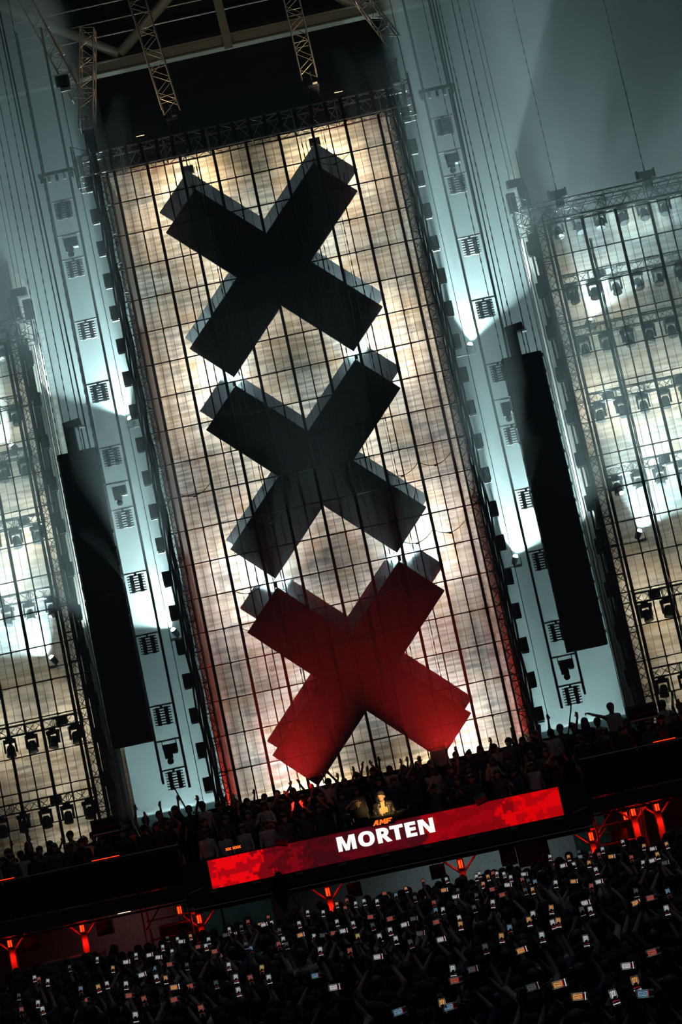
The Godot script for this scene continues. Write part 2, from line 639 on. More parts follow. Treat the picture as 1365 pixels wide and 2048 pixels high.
func make_moving_head() -> Node3D:
	var t := thing("moving_head", "dark moving head light hanging under a truss", "light", Vector3.ZERO, "moving heads in the side towers")
	part(t, "clamp", bx(Vector3(0.22, 0.10, 0.06)), M.dark_metal, Vector3(0, 0.03, 0))
	part(t, "base", bx(Vector3(0.38, 0.12, 0.26), 0.03), M.fixture, Vector3(0, -0.08, 0))
	for s in [-1.0, 1.0]:
		part(t, "yoke_arm", bx(Vector3(0.055, 0.30, 0.13), 0.015), M.fixture, Vector3(s * 0.165, -0.27, 0))
	var m := MB.new()
	m.lathe([Vector2(0.0, 0.16), Vector2(0.09, 0.15), Vector2(0.125, 0.06), Vector2(0.13, -0.10), Vector2(0.145, -0.14), Vector2(0.145, -0.19), Vector2(0.12, -0.19)], 12, Transform3D(Basis(Vector3.RIGHT, -0.35), Vector3(0, -0.36, 0.02)))
	var hd := part(t, "head", m.mesh(), M.fixture)
	m = MB.new()
	m.lathe([Vector2(0.12, -0.185), Vector2(0.0, -0.20)], 12, Transform3D(Basis(Vector3.RIGHT, -0.35), Vector3(0, -0.36, 0.02)))
	part(hd, "lens", m.mesh(), M.glass_lens)
	return t


func make_bar_blinder() -> Node3D:
	var t := thing("blinder", "dark finned blinder light on the hanging ladder", "light", Vector3.ZERO, "finned blinders on the ladders")
	for s in [-1.0, 1.0]:
		part(t, "spine", bx(Vector3(0.11, 0.52, 0.09), 0.01), M.fixture, Vector3(s * 0.125, -0.29, 0))
	for k in 7:
		part(t, "fin", bx(Vector3(0.50, 0.034, 0.13)), M.fin_metal, Vector3(0, -0.06 - k * 0.076, 0.0))
	part(t, "clamp", bx(Vector3(0.07, 0.10, 0.05)), M.dark_metal, Vector3(0, -0.01, 0.0))
	return t


func make_strobe() -> Node3D:
	var t := thing("scanner_light", "boxy dark light with a round mirror head on the hanging ladder", "light", Vector3.ZERO, "scanner lights on the ladders")
	part(t, "body", bx(Vector3(0.40, 0.26, 0.22), 0.02), M.fixture, Vector3(0.03, -0.22, 0))
	part(t, "lower_body", bx(Vector3(0.22, 0.22, 0.20), 0.02), M.fixture, Vector3(-0.05, -0.38, 0))
	for s in [-1.0, 1.0]:
		part(t, "bracket", bx(Vector3(0.025, 0.24, 0.04)), M.fixture_pale, Vector3(s * 0.2 + 0.02, -0.10, 0))
	part(t, "plate", bx(Vector3(0.14, 0.025, 0.2)), M.fixture_pale, Vector3(0.15, -0.37, 0))
	var m := MB.new()
	m.lathe([Vector2(0.0, 0.10), Vector2(0.07, 0.075), Vector2(0.10, 0.0), Vector2(0.07, -0.075), Vector2(0.0, -0.10)], 12, Transform3D(Basis.IDENTITY, Vector3(-0.03, -0.57, 0.02)))
	part(t, "mirror_head", m.mesh(), M.fixture)
	return t


func make_box_light() -> Node3D:
	var t := thing("box_light", "black box light clamped to the edge of a tower", "light", Vector3.ZERO, "box lights on the tower edges")
	part(t, "body", bx(Vector3(0.23, 0.40, 0.26), 0.02), M.fixture)
	part(t, "window", bx(Vector3(0.20, 0.02, 0.20)), M.fixture_pale, Vector3(0.0, -0.215, 0.0))
	part(t, "bracket", bx(Vector3(0.20, 0.03, 0.05)), M.dark_metal, Vector3(0.0, -0.245, 0.10))
	return t


func ladder(s: float) -> void:
	var x := 5.82 if s > 0.0 else -5.67
	var t := thing("light_ladder", "hanging ladder of two poles and crossbars in the %s gap" % side(s), "ladder", Vector3(x, 5.36, 0.2))
	for k in [-0.36, 0.36]:
		part(t, "pole", tb(Vector3(k, 0.0 if k * s < 0.0 else 0.25, 0), Vector3(k * 1.05, 23.0, 0), 0.040, 6), M.cable)
	part(t, "top_frame", bx(Vector3(1.05, 0.10, 0.4)), M.black, Vector3(0, 18.45, 0))
	for k in 5:
		part(t, "rigging_clamp", bx(Vector3(0.08, 0.16, 0.1)), M.alloy if k % 2 else M.black, Vector3(-0.46 + k * 0.23, 18.30, 0.1))
	var ys := [22.99, 21.19, 19.29, 17.39, 15.45, 13.59, 11.69, 9.88, 7.81, 5.97]
	for y in ys:
		part(t, "crossbar", bx(Vector3(0.74, 0.045, 0.05)), M.alloy, Vector3(0, y - 5.36, 0))
	var b0: Node3D = make_bar_blinder() if not counts.has("blinder") else null
	for i in ys.size():
		var lab := "dark finned blinder, %s from the top of the %s hanging ladder" % [nth(i), side(s)]
		var at := Vector3(x, ys[i] - 0.03, 0.2)
		if b0 and i == 0:
			blinder0 = b0
			b0.position = at
			b0.set_meta("label", lab)
		else:
			copy(blinder0, at, lab)
	var zs := [21.93, 14.37, 6.80]
	var words := ["upper", "middle", "lowest"]
	for i in 3:
		part(t, "crossbar", bx(Vector3(0.74, 0.045, 0.05)), M.alloy, Vector3(0, zs[i] - 5.36, 0))
		var lab := "boxy dark light with round mirror head, %s one on the %s ladder" % [words[i], side(s)]
		var at := Vector3(x, zs[i] - 0.03, 0.2)
		if not counts.has("scanner_light"):
			strobe0 = make_strobe()
			strobe0.position = at
			strobe0.set_meta("label", lab)
		else:
			copy(strobe0, at, lab)


var blinder0: Node3D
var strobe0: Node3D
var boxlight0: Node3D
var head0: Node3D


func box_lights(s: float, x: float, z: float, ys: Array, where: String) -> void:
	for i in ys.size():
		var lab := "black box light on the %s, %s from the top" % [where, nth(i)]
		var at := Vector3(x * s, ys[i], z)
		if boxlight0 == null:
			boxlight0 = make_box_light()
			boxlight0.position = at
			boxlight0.set_meta("label", lab)
		else:
			copy(boxlight0, at, lab)


func chain_hoist(at: Vector3, top: float, label: String, wide := 0.5) -> void:
	var t := thing("chain_hoist", label, "hoist", at, "chain hoists")
	part(t, "motor", bx(Vector3(wide, 0.20, 0.26), 0.03), M.black, Vector3(0, 0.10, 0))
	part(t, "end_cap", bx(Vector3(0.06, 0.26, 0.22), 0.02), M.dark_metal, Vector3(-wide * 0.5, 0.12, 0))
	part(t, "end_cap", bx(Vector3(0.06, 0.26, 0.22), 0.02), M.dark_metal, Vector3(wide * 0.5, 0.12, 0))
	part(t, "chain_bag", bx(Vector3(0.24, 0.30, 0.22), 0.05), M.black, Vector3(0.02, -0.13, 0.02))
	part(t, "hook", tb(Vector3(0, 0.18, 0), Vector3(0, 0.36, 0), 0.03, 6), M.chain)
	part(t, "chain", chain_mesh(top - at.y - 0.3), M.chain, Vector3(0, 0.3, 0))


func chain_mesh(h: float) -> ArrayMesh:
	var m := MB.new()
	var n := int(h / 0.16)
	for i in n:
		var y := i * h / n
		if i % 2 == 0:
			m.box(Vector3(0, y + h / n * 0.5, 0), Vector3(0.036, h / n * 0.86, 0.014))
		else:
			m.box(Vector3(0, y + h / n * 0.5, 0), Vector3(0.016, h / n * 1.1, 0.034))
	return m.mesh()


func hang_cable(x: float, z: float, y0: float, y1: float, r: float, label: String, lean := 0.0) -> void:
	solo("hanging_cable", tb(Vector3.ZERO, Vector3(lean, y1 - y0, 0), r, 5), M.cable, label, "cable", Vector3(x, y0, z), Basis.IDENTITY, "cables from the roof")


func hang_chain(x: float, z: float, y0: float, y1: float, label: String) -> void:
	solo("hanging_chain", chain_mesh(y1 - y0), M.chain, label, "chain", Vector3(x, y0, z), Basis.IDENTITY, "chains from the roof")


func line_array(s: float) -> void:
	var t := thing("line_array", "tall black hanging line array loudspeaker in the %s gap" % side(s), "loudspeaker", Vector3(6.42 * s, 6.8, 1.5))
	var n := 18
	var h := 8.42 / n
	var m := MB.new()
	m.cbox(Vector3.ZERO, Vector3(1.13, h - 0.006, 0.62), 0.04)
	var cab := m.mesh()
	m = MB.new()
	m.cbox(Vector3.ZERO, Vector3(1.13, h - 0.03, 0.62), 0.04)
	var cab2 := m.mesh()
	var pin := bx(Vector3(0.05, 0.09, 0.10))
	for k in n:
		var c := part(t, "cabinet", cab2 if k == 8 or k == 9 else cab, M.cabinet, Vector3(0, h * (k + 0.5), 0))
		for q in [-1.0, 1.0]:
			part(c, "rigging_pin", pin, M.dark_metal, Vector3(q * 0.575, 0.12, 0.2))
	part(t, "bumper", bx(Vector3(0.30, 0.9, 0.24), 0.02), M.black, Vector3(-0.12, 8.8, 0.0))
	part(t, "bumper_head", bx(Vector3(0.52, 0.20, 0.28), 0.05), M.black, Vector3(-0.02, 9.25, 0.0), Basis(Vector3.BACK, 0.12))
	part(t, "motor_plate", bx(Vector3(0.24, 0.05, 0.24)), M.fixture_pale, Vector3(0.20, 9.13, 0.0))
	part(t, "chain", chain_mesh(1.0), M.chain, Vector3(0.16, 8.35, 0.12))
	part(t, "chain", chain_mesh(20.0), M.chain, Vector3(-0.05, 9.3, 0.0))


func build_center() -> void:
	var xs := [-4.0, -3.0, -2.0, -1.0, 0.0, 1.0, 2.0, 3.0, 4.0]
	slat_wall("slat_backdrop", "pale streaky slat backdrop glowing behind the three crosses", -4.75, 4.75, 2.2, 25.0, -4.0, M.slats_0)
	tower_grid("tower_grid", "black square grid of bars across the middle tower", xs, 5.59 - 2.0, 20, 3.0, 23.6, 0.5)
	truss("top_truss", "wide dark truss across the top of the middle tower", Vector3(-5.0, 23.85, 0), Vector3(5.0, 23.85, 0), 0.62, 0.6, 0.42, M.alloy)
	var t := thing("truss_clutter", "black clamps and braces bolted along the middle tower's top truss", "clamps", Vector3(0, 23.85, 0.0))
	for k in 22:
		var x := -4.9 + k * 0.465
		part(t, "brace", bx(Vector3(0.11, 0.60, 0.08)), M.black, Vector3(x, 0.0, 0.33), Basis(Vector3.BACK, 0.08 * sin(k * 2.0)))
	for s in [-1.0, 1.0]:
		truss("side_truss", "dark upright lattice truss on the %s edge of the middle tower" % side(s), Vector3(4.38 * s, 2.8, -0.1), Vector3(4.38 * s, 24.1, -0.1), 0.30, 0.30, 0.30, M.dark_metal)
		var l := thing("cable_loom", "thick black bundle of cables down the %s edge of the middle tower" % side(s), "cables", Vector3(4.58 * s, 2.8, 0.0))
		for k in 5:
			var m := MB.new()
			var ps := []
			for j in 60:
				ps.append(Vector3(-0.11 + k * 0.055 + 0.022 * sin(j * 1.3 + k * 2.0), j * 21.2 / 59.0, 0.04 * cos(j * 0.9 + k)))
			m.path(ps, 0.034, 5)
			part(l, "cable", m.mesh(), M.cable)
		var ys := []
		for k in 19:
			ys.append(23.35 - k * 1.0)
		box_lights(s, 4.81, 0.02, ys, "%s edge of the middle tower" % side(s))
		solo("side_drape", folded_sheet(Vector3(0, 0, 0), Vector3(0, 0, -3.7), 21.5, 0.035, 40, Vector3(1, 0, 0)), M.brown_cloth, "brown cloth lining the %s inside of the middle tower" % side(s), "drape", Vector3(4.42 * s, 2.4, -0.28))
		truss("corner_truss", "short dark truss corner block at the %s top of the middle tower" % side(s), Vector3(4.85 * s, 23.2, 0.05), Vector3(4.85 * s, 24.5, 0.05), 0.5, 0.5, 0.25, M.truss_metal)
		hang_cable(5.02 * s, 0.1, 4.0, 27.0, 0.010, "thin dark cable down beside the %s edge of the middle tower" % side(s), 0.05 * s)
	# an added black sheet closes the tower top and keeps its light off the hall
	var cp := MB.new()
	cp.box(Vector3(0, 0.73, -2.2), Vector3(9.7, 0.04, 3.5), Basis(Vector3.RIGHT, 0.325))
	solo("black_drape", cp.mesh(), M.deep_black, "added black sheet over the top of the middle tower, blocking its light", "drape", Vector3(0, 23.66, -0.2))
	# sagging power leads between the uprights
	var n := 0
	for c in [[-4.0, 13.7], [-3.0, 10.6], [-2.0, 12.5], [2.0, 13.0], [3.0, 13.1], [2.0, 11.0], [3.0, 11.1], [-3.0, 9.5], [1.0, 9.2], [-2.0, 14.6], [2.0, 22.5]]:
		var ps := []
		for j in 9:
			var u := j / 8.0
			ps.append(Vector3(u * 0.98, -0.9 * u * (1.0 - u) + 0.12 * u, 0))
		var m := MB.new()
		m.path(ps, 0.011, 5)
		m.box(Vector3(0.45, -0.18, 0), Vector3(0.09, 0.05, 0.04))
		solo("power_lead", m.mesh(), M.cable, "thin black power lead sagging between two grid bars, %s of eleven" % nth(n), "cable", Vector3(c[0], c[1], 0.06), Basis.IDENTITY, "power leads on the grid")
		n += 1


func build_wing(s: float) -> void:
	var w := side(s)
	var xs := []
	for k in 6:
		xs.append((8.16 + k) * s)
	slat_wall("slat_backdrop", "pale streaky slat backdrop behind the %s side tower" % w, minf(7.6 * s, 13.9 * s), maxf(7.6 * s, 13.9 * s), 2.2, 20.4, -4.0, M.slats_1)
	tower_grid("tower_grid", "black square grid of bars across the %s side tower" % w, xs, 3.2, 16, 3.0, 19.2, 0.6)
	truss("top_truss", "dark truss along the top of the %s side tower" % w, Vector3(7.45 * s, 19.5, 0), Vector3(14.0 * s, 19.5, 0), 0.55, 0.5, 0.40, M.truss_metal)
	truss("side_truss", "dark upright lattice truss on the inner edge of the %s side tower" % w, Vector3(7.92 * s, 2.8, -0.1), Vector3(7.92 * s, 19.5, -0.1), 0.26, 0.26, 0.28, M.dark_metal)
	truss("corner_truss", "short dark truss corner block at the inner top of the %s side tower" % w, Vector3(7.45 * s, 19.0, 0.05), Vector3(7.45 * s, 20.2, 0.05), 0.45, 0.45, 0.22, M.truss_metal)
	solo("side_drape", folded_sheet(Vector3(0, 0, -0.3), Vector3(0, 0, -3.9), 19.3, 0.03, 36, Vector3(1, 0, 0)), M.brown_cloth, "grey-brown cloth lining the inner side of the %s side tower" % w, "drape", Vector3(7.72 * s, 2.4, 0))
	solo("edge_drape", folded_sheet(Vector3(0, 0, 0), Vector3(0, 0, -1.3), 16.4, 0.006, 20, Vector3(1, 0, 0)), M.white_cloth, "narrow cream cloth edge down the inner side of the %s side tower" % w, "drape", Vector3(7.36 * s, 2.6, -0.1))
	var e := thing("edge_column", "dark upright column with cut-outs on the inner edge of the %s side tower" % w, "column", Vector3(7.62 * s, 2.8, 0.0))
	for k in [-0.11, 0.11]:
		part(e, "rail", bx(Vector3(0.05, 16.4, 0.10)), M.black, Vector3(k, 8.2, 0))
	for k in 13:
		part(e, "plate", bx(Vector3(0.26, 0.42, 0.12)), M.black, Vector3(0, 16.0 - k * 1.27, 0))
		part(e, "looped_lead", tb(Vector3(-0.05, 15.7 - k * 1.27, 0.02), Vector3(0.03, 15.0 - k * 1.27, 0.03), 0.01, 5), M.cable)
	var ys := []
	for k in 13:
		ys.append(18.55 - k * 1.27)
	box_lights(s, 7.50, 0.1, ys, "inner edge of the %s side tower" % w)
	for k in 3:
		hang_cable(7.18 * s + 0.035 * k * s, 0.2, 2.86, 19.2, 0.014, "thin dark cable down the cream edge of the %s side tower, %s of three" % [w, nth(k)])
	# trusses with moving heads inside the tower
	var levels := [19.95, 17.88, 16.25, 14.20, 11.95, 8.10, 5.85]
	var words := ["topmost", "second highest", "third highest", "fourth highest", "fifth highest", "second lowest", "lowest"]
	for i in levels.size():
		var y: float = levels[i]
		if true:
			truss("light_bar", "slim lattice bar for lights inside the %s side tower, %s" % [w, words[i]], Vector3(8.35 * s, y, -2.0), Vector3(13.8 * s, y, -2.0), 0.28, 0.28, 0.28, M.truss_metal)
		for k in 6:
			var x := (8.62 + k * 0.66) * s
			var lab := "moving head light, %s from inside, on the %s bar, %s side tower" % [nth(k), words[i], w]
			var at := Vector3(x, y - 0.19, -2.0)
			if head0 == null:
				head0 = make_moving_head()
				head0.position = at
				head0.rotation.y = 0.3
				head0.set_meta("label", lab)
			else:
				copy(head0, at, lab, Basis(Vector3.UP, 0.5 * sin(k * 2.3 + i * 1.7)))
	# a rope of cables down the middle of the tower
	var m := MB.new()
	for q in 3:
		var ps := []
		for j in 50:
			ps.append(Vector3(0.03 * sin(j * 0.8 + q * 2.1), j * 0.32, 0.03 * cos(j * 0.8 + q * 2.1)))
		m.path(ps, 0.018, 5)
	solo("cable_rope", m.mesh(), M.cable, "twisted rope of cables hanging inside the %s side tower" % w, "cable", Vector3(9.45 * s, 3.2, -1.5))
	chain_hoist(Vector3(8.62 * s, 19.9, 0), 36.0, "dark chain hoist on the %s side tower, nearer the middle" % w)
	chain_hoist(Vector3(11.25 * s, 19.9, 0), 36.0, "dark chain hoist on the %s side tower, farther out" % w)
	var h := thing("motor_stack", "bulky dark hoist stack on the inner top corner of the %s side tower" % w, "hoist", Vector3(7.5 * s, 19.75, 0))
	part(h, "upright_box", bx(Vector3(0.28, 0.75, 0.3), 0.03), M.black, Vector3(0.16 * s, 0.35, 0), Basis(Vector3.BACK, 0.05))
	part(h, "upright_box", bx(Vector3(0.26, 0.62, 0.3), 0.03), M.black, Vector3(-0.24 * s, 0.22, 0.1))
	part(h, "motor", bx(Vector3(0.5, 0.24, 0.3), 0.05), M.black, Vector3(-0.02 * s, 0.82, 0))
	for k in 2:
		hang_cable(7.36 * s + 0.14 * k * s, 0.0, 20.6, 36.0, 0.012, "pair of thin cables above the %s tower's corner hoist, %s one" % [w, ["inner", "outer"][k]])


func build_roof() -> void:
	var b := thing("roof_beam", "long pale steel beam across the dark roof", "beam", Vector3(0, 29.1, -6))
	part(b, "web", bx(Vector3(22, 0.34, 0.10)), M.beam_paint)
	part(b, "flange", bx(Vector3(22, 0.04, 0.34)), M.beam_paint, Vector3(0, 0.19, 0))
	part(b, "flange", bx(Vector3(22, 0.04, 0.34)), M.beam_paint, Vector3(0, -0.19, 0))
	var c := thing("roof_strut", "pale steel strut standing up from the roof beam", "beam", Vector3(-0.13, 28.8, -5.9))
	part(c, "web", bx(Vector3(0.16, 3.4, 0.10)), M.beam_paint, Vector3(-0.02, 1.7, 0), Basis(Vector3.BACK, 0.03))
	part(c, "flange", bx(Vector3(0.28, 3.4, 0.03)), M.beam_paint, Vector3(-0.02, 1.7, 0.06), Basis(Vector3.BACK, 0.03))
	var vs := [[Vector3(-7.6, 32.3, -6), Vector3(-3.69, 29.5, -6), "thick round roof tube sloping down from the top left"], [Vector3(-3.69, 29.5, -6), Vector3(-0.9, 31.7, -6), "thick round roof tube rising from the low point left of the middle"], [Vector3(2.6, 30.9, -6), Vector3(4.25, 29.35, -6), "thick round roof tube sloping down right of the middle"], [Vector3(4.25, 29.35, -6), Vector3(6.0, 30.6, -6), "thick round roof tube rising right of the middle"]]
	for v in vs:
		solo("roof_tube", tb(Vector3.ZERO, v[1] - v[0], 0.17, 14), M.beam_paint, v[2], "tube", v[0])
	for k in 3:
		var y: float = [30.85, 30.35, 31.45][k]
		solo("roof_pipe", tb(Vector3(-9.0, 0, 0), Vector3(3.0, 0, 0), 0.03, 6), M.alloy, "thin pale pipe along the dark roof, %s" % ["middle one", "lowest one", "highest one"][k], "pipe", Vector3(0, y, -6.3))
	var tr := [[Vector3(-5.9, 30.4, 0), Vector3(-4.62, 26.0, 0), 0.36, "pale edged lattice mast leaning in at the top left"], [Vector3(-4.0, 28.3, -0.6), Vector3(-4.62, 25.2, -0.6), 0.42, "dark lattice mast meeting the leaning mast at the top left"], [Vector3(-2.45, 30.0, -0.4), Vector3(-2.0, 25.2, -0.4), 0.50, "lattice mast hanging left of the middle above the tower"], [Vector3(2.2, 29.4, -0.4), Vector3(2.25, 25.3, -0.4), 0.46, "lattice mast hanging right of the middle above the tower"], [Vector3(3.6, 28.6, 0), Vector3(4.95, 25.6, 0), 0.40, "lattice mast leaning out at the top right of the tower"]]
	for v in tr:
		truss("roof_mast", v[3], v[0], v[1], v[2], v[2], v[2] * 0.7, M.alloy)
	for v in [[-2.0, 24.7, "left of the middle"], [2.3, 24.75, "right of the middle"], [-4.55, 24.9, "at the left corner"], [4.75, 25.0, "at the right corner"]]:
		var h := thing("motor_block", "black motor block above the tower truss %s" % v[2], "hoist", Vector3(v[0], v[1], -0.3))
		part(h, "body", bx(Vector3(0.30, 0.62, 0.3), 0.03), M.black, Vector3(0, -0.25, 0))
		part(h, "cap", bx(Vector3(0.36, 0.10, 0.34), 0.03), M.dark_metal, Vector3(0, 0.12, 0))
		part(h, "plate", bx(Vector3(0.14, 0.05, 0.1)), M.fixture_pale, Vector3(0.08, 0.20, 0.14))
		part(h, "chain", chain_mesh(0.5), M.chain, Vector3(0, 0.15, 0))
	var f := thing("roof_flood", "boxy flood light clamped to the leaning mast at the top left", "light", Vector3(-4.95, 26.5, 0.3))
	part(f, "body", bx(Vector3(0.40, 0.34, 0.3), 0.03), M.fixture)
	part(f, "yoke", bx(Vector3(0.50, 0.05, 0.06)), M.alloy, Vector3(0, 0.24, 0))
	part(f, "face", bx(Vector3(0.30, 0.20, 0.03)), M.fixture_pale, Vector3(0.06, -0.25, 0.1), Basis(Vector3.RIGHT, -0.5))
	var pl := thing("gantry_plate", "pale long plates of the gantry beside the leaning mast", "gantry", Vector3(-5.2, 28.2, -0.5))
	for k in 3:
		part(pl, "plate", bx(Vector3(0.16, 0.75, 0.04)), M.fixture_pale, Vector3(0.30 * k - 0.1, 0.75 - k * 0.95, 0), Basis(Vector3.BACK, 0.30))


func build_gaps() -> void:
	for s in [-1.0, 1.0]:
		ladder(s)
		line_array(s)
		var w := side(s)
		hang_chain(5.92 * s, 1.4, 15.23, 36.0, "dark chain down the %s gap, nearest the middle tower" % w)
		hang_chain(6.92 * s, 1.4, 15.23, 36.0, "dark chain down the %s gap, on the outer side" % w)
		hang_cable(6.22 * s, 1.4, 15.23, 36.0, 0.020, "dark cable down the %s gap beside the line array's chain" % w, 0.15 * s)
		hang_cable(6.08 * s, 1.35, 15.23, 36.0, 0.026, "thick dark cable down the %s gap, inner one" % w, 0.25 * s)
		hang_cable(6.70 * s, 1.35, 15.23, 36.0, 0.014, "thin dark cable down the %s gap, outer one" % w, 0.1 * s)
		var m := MB.new()
		var ps := []
		for j in 12:
			var u := j / 11.0
			ps.append(Vector3(-0.9 * s * u, -2.0 * u - 0.25 * sin(PI * u), 0.0))
		m.path(ps, 0.022, 6)
		solo("ladder_lead", m.mesh(), M.cable, "black lead trailing down from the foot of the %s ladder" % w, "cable", Vector3(5.75 * s, 5.45, 0.2))


# ---------------------------------------------------------------- the stage
func build_stage() -> void:
	structure("stage_floor", bx(Vector3(10.4, 0.30, 9.2)), M.deck, "dark middle stage deck behind the red banner", Vector3(0, 2.22, 0.35))
	structure("stage_riser", bx(Vector3(10.4, 0.35, 6.5)), M.deck, "low dark riser on the middle stage deck", Vector3(0, 2.55, -0.55))
	structure("stage_riser", bx(Vector3(10.4, 0.36, 5.2)), M.deck, "high dark riser at the back of the middle stage deck", Vector3(0, 2.90, -1.2))
	for s in [-1.0, 1.0]:
		structure("stage_deck", bx(Vector3(8.6, 0.35, 8.6)), M.deck, "dark side stage deck on the %s" % side(s), Vector3(9.55 * s, 2.68, 0.7))
		var r := thing("guard_rail", "dark railing along the front of the %s side deck" % side(s), "railing", Vector3(9.5 * s, 2.86, 4.95))
		part(r, "top_rail", tb(Vector3(-4.2, 1.03, 0), Vector3(4.2, 1.03, 0), 0.03, 6), M.steel)
		part(r, "cloth", bx(Vector3(8.3, 0.92, 0.02)), M.deep_black, Vector3(0, 0.50, 0.03))
		for k in 6:
			part(r, "post", tb(Vector3(-4.1 + k * 1.64, 0, 0), Vector3(-4.1 + k * 1.64, 1.03, 0), 0.03, 6), M.black)
		for v in ([[-10.0, 0.75], [-7.2, 0.75]] if s < 0.0 else [[7.55, 0.6]]):  # glowing bars imitate red light falling on stretches of the rail
			var st := thing("strip_light", "thin glowing bar imitating red light on the %s deck's rail, %s" % [side(s), "farthest left" if v[0] < -9.0 else "near the wedge loudspeaker"], "light", Vector3(v[0], 3.935, 4.97))
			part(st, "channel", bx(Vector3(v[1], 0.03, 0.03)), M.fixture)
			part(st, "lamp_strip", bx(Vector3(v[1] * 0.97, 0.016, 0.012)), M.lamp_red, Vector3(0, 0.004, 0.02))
		var fa := thing("deck_fascia", "black front edge of the %s side deck" % side(s), "fascia", Vector3(9.5 * s, 2.66, 5.02))
		part(fa, "board", bx(Vector3(8.4, 0.34, 0.06)), M.black)
		part(fa, "cable_tray", tb(Vector3(-4.2, -0.24, -0.1), Vector3(4.2, -0.24, -0.1), 0.03, 6), M.steel)
	# the banner
	var b := thing("led_banner", "long red LED banner with a white name across the stage front", "screen", Vector3(0, 2.97, 5.0))
	part(b, "back_frame", bx(Vector3(9.34, 0.80, 0.10)), M.black, Vector3(0, 0, -0.075))
	var n := 12
	for k in n:
		var w := 9.24 / n
		var m := MB.new()
		m.sheet(Vector3(-w * 0.5, -0.365, 0.0), Vector3(w * 0.5, -0.365, 0.0), Vector3(w * 0.5, 0.365, 0.0), Vector3(-w * 0.5, 0.365, 0.0), Vector2(float(k) / n, 0), Vector2(float(k + 1) / n, 1))
		m.box(Vector3(0, 0, -0.012), Vector3(w, 0.73, 0.02))
		part(b, "led_screen_panel", m.mesh(), M.banner_screen, Vector3(-4.62 + w * (k + 0.5), 0, 0))
	var tm := TextMesh.new()
	var f := SystemFont.new()
	f.font_names = PackedStringArray(["Droid Sans"])
	f.font_weight = 700
	var fv := FontVariation.new()
	fv.base_font = f
	fv.variation_embolden = 0.7
	tm.font = fv
	tm.text = "MORTEN"
	tm.font_size = 96
	tm.pixel_size = 0.01
	tm.depth = 0.02
	var bb := tm.get_aabb()
	part(b, "letters", tm, M.letters_white, Vector3(0.035, 0.08, 0.03) - Vector3(bb.get_center().x * 2.54 / bb.size.x, bb.get_center().y * 0.385 / bb.size.y, 0), Basis.from_scale(Vector3(2.54 / bb.size.x, 0.385 / bb.size.y, 1.0)), "white letters MORTEN")
	var fs := thing("stage_fascia", "black fascia and cable tray below the red banner", "fascia", Vector3(0, 2.42, 4.95))
	part(fs, "board", bx(Vector3(10.6, 0.34, 0.10)), M.black)
	part(fs, "cable_tray", tb(Vector3(-5.3, -0.24, 0.0), Vector3(5.3, -0.24, 0.0), 0.03, 6), M.steel)
	for k in 9:
		part(fs, "clip", bx(Vector3(0.20, 0.05, 0.08)), M.steel, Vector3(-4.6 + k * 1.13, 0.12, 0.07))
	for s in [-1.0, 1.0]:
		var pn := thing("banner_end_box", "black panel box at the %s end of the red banner" % side(s), "panel", Vector3(5.0 * s, 2.9, 4.9))
		part(pn, "board", bx(Vector3(0.62, 0.98, 0.12)), M.black)
		part(pn, "post", tb(Vector3(0.34 * s, -0.6, 0.05), Vector3(0.34 * s, 0.9, 0.05), 0.035, 6), M.black)
		part(pn, "grip", bx(Vector3(0.40, 0.05, 0.05)), M.steel, Vector3(0.05 * s, -0.25, 0.09), Basis(Vector3.BACK, 0.2))
	for v in [[0.0, 9.9, 2.86, 4.42, "middle stage"], [-9.5, 8.6, 2.86, 4.30, "left side deck"], [9.5, 8.6, 2.86, 4.30, "right side deck"]]:  # added black sheets block the bright backdrop between the guests
		solo("stage_cloth", folded_sheet(Vector3(-v[1] * 0.5, 0, 0), Vector3(v[1] * 0.5, 0, 0), v[3] - v[2], 0.015, 50, Vector3(0, 0, 1)), M.deep_black, "added black cloth hiding the bright backdrop behind the guests on the %s" % v[4], "drape", Vector3(v[0], v[2] + (0.22 if v[0] == 0.0 else 0.0), 0.25))
	# DJ booth
	var d := thing("dj_table", "black DJ table with a long mixer on top behind the banner", "table", Vector3(0.03, 2.37, 4.35))
	part(d, "table_body", bx(Vector3(1.7, 1.06, 0.60)), M.deep_black, Vector3(0, 0.53, 0))
	part(d, "mixer", bx(Vector3(1.42, 0.09, 0.5), 0.02), M.black, Vector3(0, 1.11, 0))
	for k in 4:
		part(d, "deck_unit", bx(Vector3(0.31, 0.05, 0.42), 0.01), M.dark_metal, Vector3(-0.53 + k * 0.355, 1.18, 0))
		part(d, "jog_wheel", tb(Vector3(-0.53 + k * 0.355, 1.20, 0.05), Vector3(-0.53 + k * 0.355, 1.225, 0.05), 0.09, 12), M.fixture)
	part(d, "microphone", tb(Vector3(-0.18, 1.2, 0.2), Vector3(-0.20, 1.36, 0.18), 0.025, 8), M.black)
	var am := thing("amf_sign", "small glowing orange sign on the DJ table front", "sign", Vector3(0.03, 3.39, 5.06))
	part(am, "plate", bx(Vector3(0.62, 0.20, 0.03)), M.deep_black, Vector3(0, 0, -0.02))
